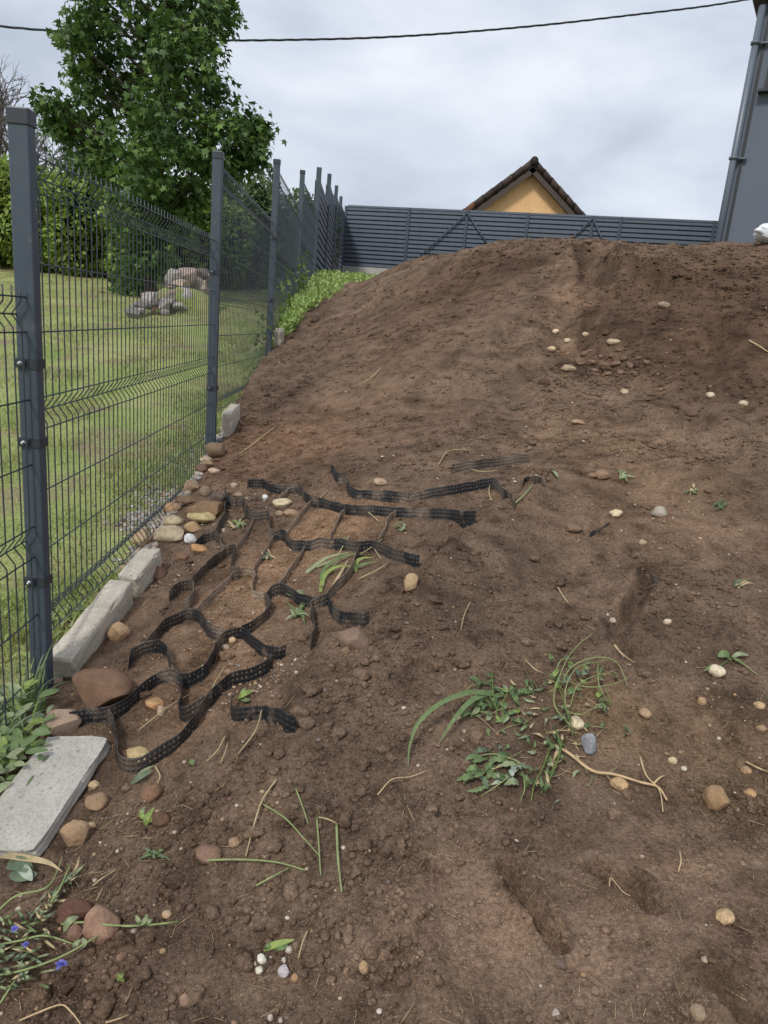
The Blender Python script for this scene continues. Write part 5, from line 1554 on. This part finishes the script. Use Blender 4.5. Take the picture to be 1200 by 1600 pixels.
for k in range(60):
    a = (random.gauss(845, 50), random.gauss(1130, 42)); ang_ = random.uniform(0, 6.28); L_ = random.uniform(10, 26)
    b = (a[0] + math.cos(ang_) * L_, a[1] + math.sin(ang_) * L_ * 0.6)
    leaf(w2, [a, jit((a[0]+b[0])/2, (a[1]+b[1])/2, 3), b], random.uniform(2.5, 6), random.choice([G_MID, G_PALE, G_GREY, STRAW, G_DARK, STRAW]), [0.006, random.uniform(0.008, 0.025), 0.006])
# thistle
w3 = empty('thistle', ground(800, 1205), 'uprooted thistle with jagged leaves, one showing its silvery underside', 'thistle')
for k in range(30):
    r_ = random.random() ** 0.6; an = random.uniform(0, 6.28); a = (785 + 50 * r_ * math.cos(an), 1200 + 34 * r_ * math.sin(an))
    L_ = random.uniform(18, 44); dn = random.gauss(2.5, 0.9); b = (a[0] + L_ * math.cos(dn), a[1] + L_ * 0.7 * math.sin(dn))
    leaf(w3, [a, jit((a[0]+b[0])/2, (a[1]+b[1])/2, 5), b], random.uniform(6, 13), random.choice([G_MID, G_DARK, G_GREY, G_MID, G_PALE]) if k > 3 else G_SILV, [0.008, random.uniform(0.012, 0.04), random.uniform(0.003, 0.02)], jag=random.choice([4, 5, 6]))
for q in [[(815,1198),(780,1225),(750,1245)],[(812,1190),(770,1178),(735,1185)],[(815,1205),(820,1230),(812,1255)]]: stalk(w3, q, 3, GSTALK, [0.01, 0.03, 0.004])
# hanging narrow leaved bunch
w4 = empty('uprooted_weed', ground(860, 1190), 'limp bunch of narrow green leaves hanging beside the thistle', 'weed')
for q in [[(868,1140),(876,1170),(862,1210),(845,1240)],[(880,1150),(870,1190),(852,1218)],[(862,1160),(850,1195),(835,1225),(830,1252)]]: stalk(w4, q, 4, STEM, [0.02] + [0.03] * (len(q) - 2) + [0.005])
for k in range(26):
    t = random.random(); x, y = 872 - 30 * t + random.uniform(-16, 16), 1135 + 85 * t; b = (x + random.uniform(-16, 14), y + random.uniform(8, 26))
    leaf(w4, [(x, y), jit((x+b[0])/2, (y+b[1])/2, 2), b], random.uniform(3.5, 7), random.choice([G_MID, G_DARK, G_MID, G_PALE, STRAW]), [0.02, 0.028, 0.006])
def sprig(name, label, cat, leaves, stems=(), lift=0.015):
    allp = [p for l in leaves for p in l[0]] + [p for s in stems for p in s[0]]
    c = np.mean(allp, 0); e_ = empty(name, ground(*c), label, cat)
    for l in leaves: leaf(e_, l[0], l[1], l[2], [0.005] + [lift * 1.6] * (len(l[0]) - 2) + [lift], l[3] if len(l) > 3 else 'leaf', name='blade' if len(l) > 3 else 'leaf')
    for s in stems: stalk(e_, s[0], s[1], s[2])
    return e_
sprig('seedling', 'small two leaved seedling leaning over the cream stone at the right', 'seedling', [([(1140,1030),(1132,1022),(1122,1026)],13,G_MID),([(1142,1028),(1155,1022),(1170,1024)],7,G_PALE),([(1120,1040),(1112,1042),(1100,1048)],7,G_MID),([(1140,1025),(1150,1030),(1165,1040)],6,G_MID)], [([(1106,1050),(1125,1040),(1142,1028)],3,STEM),([(1142,1028),(1165,1040),(1185,1056)],3,GSTALK)])
def tuft(px, py, n, wdt, hgt, label, mats=(G_MID, G_PALE), spread=26, cat='grass'):
    e_ = empty('grass_tuft', ground(px, py), label, cat)
    for k in range(n):
        a = jit(px, py, 5); b = (px + random.uniform(-spread, spread), py + random.uniform(-hgt, hgt * 0.6))
        leaf(e_, [a, jit((a[0]+b[0])/2, (a[1]+b[1])/2 - 3, 3), b], wdt, random.choice(mats), [0.004, 0.02, 0.008], 'blade', name='blade')
    return e_
tuft(972, 745, 12, 3.5, 14, 'limp green tuft right of the tan-brown stone on the slope')
tuft(1085, 768, 10, 3.5, 14, 'dull green tuft on the slope near the right', (G_GREY, G_MID, STRAW))
tuft(1125, 790, 9, 3, 12, 'small dark green tuft right of the dull one on the slope', (G_DARK, G_GREY))
tuft(1150, 915, 8, 3, 12, 'faint green tuft near the right edge of the slope', (G_GREY, STRAW), 30)
tuft(240, 1338, 14, 5, 14, 'flattened grey-green tuft in the left foreground', (G_GREY, G_MID), 30)
tuft(465, 962, 14, 4, 26, 'green tuft in the geocell below the third strip', (G_PALE, G_MID), 24)
tuft(460, 930, 9, 3, 10, 'sparse green tuft against the third black strip', (G_MID, G_PALE), 24)
tuft(370, 850 - 28, 10, 3.5, 10, 'pale green tuft in the upper left geocell', (G_PALE, G_LIME, STRAW), 18)
tuft(630, 826, 8, 2.5, 7, 'thin green tuft below the top black strip', (G_PALE, G_MID), 18)
tuft(740, 1180 - 60, 4, 3, 8, 'stray green leaves left of the broad leaved weed', (G_MID,), 18)
tuft(980, 1145, 6, 3.5, 16, 'dark little tuft right of the slate grey stone', (G_DARK, G_GREY), 12)
tuft(420, 870, 9, 4, 14, 'withered grey-green tuft between two dusty strips', (G_GREY, STRAW), 14)
sprig('grass_clump', 'long fresh green blades lying in the middle geocell', 'grass',
 [([(500,905),(510,885),(540,868),(578,866)],6,G_MID,'blade'),([(478,895),(510,872),(550,862)],6,G_PALE,'blade'),([(500,925),(508,898),(530,885),(556,885)],7,G_LIME,'blade'),([(505,900),(515,890),(535,872)],5,G_MID,'blade'),([(555,893),(560,875),(585,870)],7,G_LIME,'blade'),([(556,890),(566,882),(592,876)],6,G_MID,'blade'),([(520,915),(535,890),(545,872)],4,STRAW,'blade'),([(490,888),(520,876),(545,870)],4,G_PALE,'blade'),([(530,858),(536,845),(540,836)],3,G_LIME,'blade')])
sprig('leaf_sprig', 'bright green leaf among pebbles at the corner of the front geocell', 'leaf', [([(372,1092),(380,1085),(396,1078)],10,G_LIME),([(375,1093),(382,1094),(392,1092)],7,G_MID),([(378,1090),(378,1082),(384,1074)],5,G_PALE)])
sprig('leaf_sprig', 'green leaf lying below the front geocell', 'leaf', [([(205,1225),(220,1213),(238,1203)],10,G_GREY),([(208,1222),(222,1206),(240,1196)],5,G_PALE)])
sprig('leaf_sprig', 'yellow-green feathery sprig beside the peanut-shaped stone', 'leaf', [([(228,1290),(230,1278),(240,1262)],9,G_LIME),([(230,1282),(222,1275),(218,1266)],7,G_LIME),([(230,1285),(238,1280),(242,1272)],7,G_LIME),([(229,1275),(222,1268),(226,1260)],6,G_PALE)])
sprig('leaf_sprig', 'small green fern leaf beside pale pebbles in the foreground', 'leaf', [([(412,1485),(430,1476),(460,1468)],10,G_LIME),([(415,1486),(418,1478),(426,1472)],7,G_MID),([(425,1482),(440,1482),(450,1476)],6,G_MID)])
sprig('leaf_sprig', 'tiny green leaf stuck in a clod below the geocell', 'leaf', [([(293,1196),(298,1190),(302,1196)],8,G_MID)])
sprig('leaf_sprig', 'tiny yellow-green leaf in the lower left soil', 'leaf', [([(183,1532),(188,1525),(192,1520)],8,G_LIME),([(184,1528),(190,1530),(194,1534)],5,G_LIME)])
sprig('leaf_sprig', 'small green leaf on the slope right of the buried strips', 'leaf', [([(860,735),(866,738),(872,746)],6,G_PALE)])

# ------------------------------------------------------------------ straws, twigs and roots
TW = [
([(432,1218),(410,1250),(396,1292),(384,1338)],4.5,STRAW,'long pale straw slanting down in the left foreground'),
([(310,1345),(370,1343),(430,1347),(478,1360)],4.5,GSTALK,'long greenish straw lying across the left foreground'),
([(495,1278),(498,1320),(501,1368)],4,GSTALK,'upright thin green straw in the foreground'),
([(498,1277),(512,1280),(527,1287)],4,STRAW,'short straw bridging the two upright stalks'),
([(526,1288),(528,1340),(534,1394)],6,GSTALK,'thick upright pale green stalk in the foreground'),
([(410,1256),(445,1278),(475,1310),(500,1338)],3.5,GSTALK,'greenish straw slanting towards the upright stalks'),
([(400,1384),(425,1370),(452,1356)],4,GSTALK,'short green straw under the crossing straws'),
([(462,1232),(472,1258),(482,1288)],3.5,GSTALK,'short leaning straw above the upright stalks'),
([(410,1105),(400,1140),(372,1178)],4,STRAW,'pale straw leaning over the short black strip'),
([(352,1150),(340,1172),(322,1190)],3.5,STRAW,'short pale straw below the front geocell'),
([(242,1196),(250,1212),(246,1224)],4,STRAW,'bent straw beside the green leaf below the geocell'),
([(480,1455),(472,1475),(466,1498)],4,STRAW,'small brown straw in the lower foreground'),
([(868,1165),(890,1178),(925,1204),(960,1210),(1000,1222),(1028,1230),(1042,1250)],7,ROOT,'long pale forked root lying right of the thistle'),
([(1000,1182),(1010,1212),(1030,1234),(1036,1268)],4,ROOT,'thin pale root crossing the tip of the forked root'),
([(1018,1228),(1030,1216),(1038,1212)],5,ROOT,'short stub of root by the fork'),
([(960,1008),(972,1022),(992,1036)],5,ROOT,'short bent twig above the wiry weed'),
([(590,1242),(612,1218),(640,1214),(665,1205)],3,ROOT,'thin curling root left of the thistle'),
([(500,778),(510,768)],2,STRAW,'tiny straw on the top black strip'),
([(560,792),(575,800),(592,815)],3,STRAW,'straw draped over the top black strip'),
([(545,838),(538,850),(525,872)],3,STRAW,'straw poking over the second black strip'),
([(553,870),(576,858),(598,842)],2.5,STRAW,'straw lying right of the fresh blades'),
([(560,905),(590,890),(606,880)],3,STRAW,'straw below the end of the second black strip'),
([(585,858),(592,868),(596,874)],2.5,STRAW,'short straw across the second strip near its end'),
([(376,1108 - 400),(400,690),(432,665)],2.5,STRAW,'long thin straw on the reddish slope near the second post'),
([(872,918),(880,932),(888,942)],3,STRAW,'short straw on the buried hump'),
([(880,912),(905,905),(930,912)],2.5,DTWIG,'thin dark twig on the buried hump'),
([(800,948),(790,940),(775,945)],2,DTWIG,'tiny dark twig left on the buried hump'),
([(1170,532),(1185,540),(1200,550)],4,STRAW,'pale stick at the right edge of the mound face'),
([(990,625),(1015,624),(1045,612)],3,DTWIG,'curved dark twig on the mound face'),
([(575,525),(588,520),(600,515)],3,DTWIG,'short dark twig on the smooth slope'),
([(686,725),(700,705),(735,702)],2,STRAW,'thin straw above the upper buried strip'),
([(735,733),(755,737),(778,735)],2.5,STRAW,'straw under the upper buried strip'),
([(805,786),(820,772),(832,758)],3,GSTALK,'green straw beside the curled scrap'),
([(768,782),(764,768),(767,750)],2.5,STRAW,'straw standing against the buried strip'),
([(30,1595),(60,1582),(95,1570),(112,1582),(126,1600)],4,ROOT,'curling pale root at the bottom left corner'),
([(165,1598),(185,1592),(202,1585)],4,ROOT,'short pale root at the bottom left'),
([(145,1384),(160,1372),(182,1358)],3.5,STRAW,'straw above the dark red rock'),
([(150,1408),(156,1396),(160,1388)],3,STRAW,'short straw standing by the large pinkish rock'),
([(1062,1330),(1064,1345),(1060,1362)],4,ROOT,'pale rootlet on the flattened soil'),
([(880,1438),(892,1455),(900,1470)],3.5,DTWIG,'brown twig right of the groove'),
([(952,1385),(955,1372),(972,1392),(985,1400)],2.5,ROOT,'tiny looped root in the dent right of the groove'),
([(1165,1190),(1185,1200),(1200,1206)],4,ROOT,'root end at the right edge'),
([(345,1192),(352,1175),(356,1160)],3,STRAW,'thin straw left of the leaning one below the geocell'),
([(215,1142),(262,1105),(295,1085)],2.5,STRAW,'straw inside the second front cell'),
([(330,1090),(335,1068),(352,1040)],2.5,STRAW,'straw at the corner of two front cells'),
([(595,575),(580,590),(565,600)],2,STRAW,'faint straw on the smooth slope'),
([(880,700),(905,688),(925,690)],2,DTWIG,'thin twig low on the mound face'),
([(820,1030),(835,1045),(850,1052)],2.5,ROOT,'thin pale root above the broad leaved weed'),
([(735,940),(725,962),(720,985)],2,STRAW,'faint straw on the hump left side'),
]
for pts, wd, mt_, lab in TW:
    o = stalk(None, pts, wd, mt_, [0.012] + [0.024] * (len(pts) - 2) + [0.012], name='root' if mt_ is ROOT else ('twig' if mt_ is DTWIG else 'straw'))
    tag(o, lab, 'root' if mt_ is ROOT else ('twig' if mt_ is DTWIG else 'straw'))
# fine litter of straw bits too small to tell apart
X, Y = soil_points(1100, 7.0, 1.8)
for (px, py, rx_, k) in [(350,1000,0.2,90),(450,880,0.2,90),(520,830,0.2,70),(380,820,0.12,50),(840,1120,0.14,120),(120,1400,0.12,60),(230,1290,0.1,50)]:
    g = base_ground(px, py); X = np.concatenate([X, g[0] + rng.normal(0, rx_, k)]); Y = np.concatenate([Y, g[1] + rng.normal(0, rx_, k)])
m = MB()
for x, y in zip(X, Y):
    a = random.uniform(0, 6.28); L = random.uniform(0.01, 0.045); dx_, dy_ = math.cos(a) * L, math.sin(a) * L
    x1, y1 = x + dx_, y + dy_
    z0, z1 = hz(x, y) + 0.003, hz(x1, y1) + 0.004
    m.tube([(x, y, z0), (x1, y1, z1)], random.uniform(0.0004, 0.0008), 3)
o = m.build('straw_litter', STRAW); tag(o, 'fine bits of dry straw littering the soil', 'litter', None, 'stuff')

# ------------------------------------------------------------------ cornflower stalks, lower left
cf = empty('cornflower', ground(60, 1490), 'fallen cornflower with blue heads and long green stalks at the lower left', 'flower')
for q in [[(-30,1530),(40,1515),(95,1495),(140,1470),(175,1448)],[(96,1444),(135,1441),(175,1446),(210,1446)],[(230,1446),(255,1443),(280,1440)],[(175,1446),(205,1447),(235,1444)],[(-10,1430),(25,1400),(75,1385),(98,1340)],[(-20,1480),(30,1470),(70,1462),(115,1475)],[(0,1568),(18,1540),(32,1520)],[(80,1410),(95,1385),(110,1350)]]:
    stalk(cf, q, 5, GSTALK, [0.02] + [0.035] * (len(q) - 2) + [0.012])
for k in range(90):
    t = random.random(); x = random.uniform(-25, 70); y = 1470 + random.uniform(-35, 75); b = (x + random.uniform(-34, 34), y + random.uniform(-22, 18))
    leaf(cf, [(x, y), jit((x+b[0])/2, (y+b[1])/2, 3), b], random.uniform(3, 6), random.choice([G_GREY, G_GREY, G_PALE, G_MID, STRAW]), [0.01, 0.04, 0.02], 'blade', name='blade')
for k in range(30):
    x = random.uniform(40, 115); y = 1440 - (x - 40) * 0.9 + random.uniform(-12, 16); b = (x + random.uniform(-5, 28), y + random.uniform(-30, 6))
    leaf(cf, [(x, y), jit((x+b[0])/2, (y+b[1])/2, 2), b], random.uniform(2.5, 4.5), random.choice([STRAW, G_GREY, G_PALE]), [0.008, 0.03, 0.012], 'blade', name='blade')
for (pts, wd) in [([(218,1446),(225,1440),(230,1428)],7),([(222,1447),(216,1438),(212,1430)],6),([(225,1446),(232,1440),(238,1436)],6),([(120,1485),(118,1476),(126,1468)],8),([(125,1482),(132,1474),(128,1466)],8),([(100,1455),(108,1440),(122,1432)],11)]:
    leaf(cf, pts, wd, G_PALE, [0.01, 0.035, 0.03])
BLUE = plain('cornflower_petal', (0.26, 0.25, 0.66), 0.6, 0.2, 0.2, 60, transl=0.25)
for (x, y, s) in [(23,1448,11),(41,1473,10),(97,1502,17)]:
    c = ground(x, y + s * 0.3, 0.06); k_ = 1 / ppm(c); m = MB()
    for q in range(16):
        a = random.uniform(0, 6.28); el = random.uniform(0.1, 1.2); d = np.array([math.cos(a) * math.cos(el), math.sin(a) * math.cos(el) - 0.3, math.sin(el)])
        V, F = blade_mesh(np.array([c + d * s * k_ * t for t in (0, 0.25, 0.45, 0.62)]), s * k_ * 0.32, 'leaf'); m.add(V, F)
    o = m.build('flower_head', BLUE); world_child(o, cf, None)
# dry folded leaf by the paving slab
sprig('dry_leaf', 'long yellowish blade lying below the paving slab', 'leaf', [([(-10,1334),(40,1341),(75,1348),(98,1362)],11,STRAW,'blade')], lift=0.02)
sprig('wilted_leaf', 'crumpled grey-green leaf under the lower edge of the paving slab', 'leaf', [([(10,1352),(30,1350),(52,1358)],22,G_GREY),([(15,1366),(35,1368),(58,1366)],20,G_GREY),([(30,1352),(40,1362),(50,1376)],16,G_SILV)], lift=0.015)

# ------------------------------------------------------------------ tall weeds at the nearest post
def weed_clump(name, label, cx, cy, nb, nl, hmax, spread, mats):
    z = float(lawn_h(np.array([cx]), np.array([cy]))[0]) if cx < fence_x(cy) else hz(cx, cy)
    e_ = empty(name, (cx, cy, z), label, 'weed')
    def zg(x, y): return float(lawn_h(np.array([x]), np.array([y]))[0]) if x < fence_x(y) else hz(x, y)
    for k in range(nb):
        x, y = cx + random.gauss(0, spread), cy + random.gauss(0, spread); h_ = hmax * random.uniform(0.45, 1.05); a = random.uniform(0, 6.28); ln = random.uniform(0.15, 0.75)
        P = [np.array([x + math.cos(a) * ln * h_ * t * t, y + math.sin(a) * ln * h_ * t * t, zg(x, y) - 0.01 + h_ * (t - 0.30 * ln * t ** 3)]) for t in np.linspace(0, 1, 8)]
        V, F = blade_mesh(np.array(P), random.uniform(0.006, 0.012), 'blade'); m = MB(); m.add(V, F, True); o = m.build('blade', random.choice(mats)); world_child(o, e_, None)
    for k in range(nl):
        x, y = cx + random.gauss(0, spread), cy + random.gauss(0, spread); zb = zg(x, y) + random.uniform(0.01, hmax * 0.6); a = random.uniform(0, 6.28); L = random.uniform(0.03, 0.065)
        d = np.array([math.cos(a), math.sin(a), random.uniform(0, 0.9)]); P0 = np.array([x, y, zb])
        V, F = blade_mesh(np.array([P0 + d * L * t + np.array([0, 0, -0.25 * L * t * t]) for t in np.linspace(0, 1, 6)]), L * random.uniform(0.28, 0.5), 'leaf'); m = MB(); m.add(V, F, True)
        o = m.build('leaf', random.choice(mats)); world_child(o, e_, None)
    for k in range(max(2, nl // 12)):
        x, y = cx + random.gauss(0, spread * 0.7), cy + random.gauss(0, spread * 0.7); h_ = hmax * 0.6
        m = MB(); m.tube([(x, y, zg(x, y) - 0.01), (x + random.gauss(0, 0.02), y, zg(x, y) + h_)], [0.0022, 0.0012], 5); o = m.build('stem', STEM); world_child(o, e_, None)
    return e_
for (px, py, Y, nb, nl, h_, sp, lab) in [
    (38,1100,2.05,34,10,0.24,0.035,'tall green grass clump at the foot of the nearest post'),
    (12,1130,1.98,30,30,0.20,0.05,'leafy green weeds at the left edge beside the nearest post'),
    (22,1170,1.86,10,70,0.13,0.05,'low bright green leafy weed left of the paving slab'),
    (5,1200,1.78,12,50,0.12,0.05,'green weed at the left edge above the paving slab'),
    (95,1010,2.62,26,6,0.10,0.05,'fresh green grass between the edging block and the mesh'),
    (60,1060,2.30,16,4,0.13,0.03,'short green grass behind the nearest post')]:
    p = at(px, py, Y); weed_clump('weed_clump', lab, p[0], Y, nb, nl, h_, sp, [G_MID, G_LIME, G_MID, G_PALE] if nl > 40 else [G_MID, G_PALE, G_LIME, G_GREY])
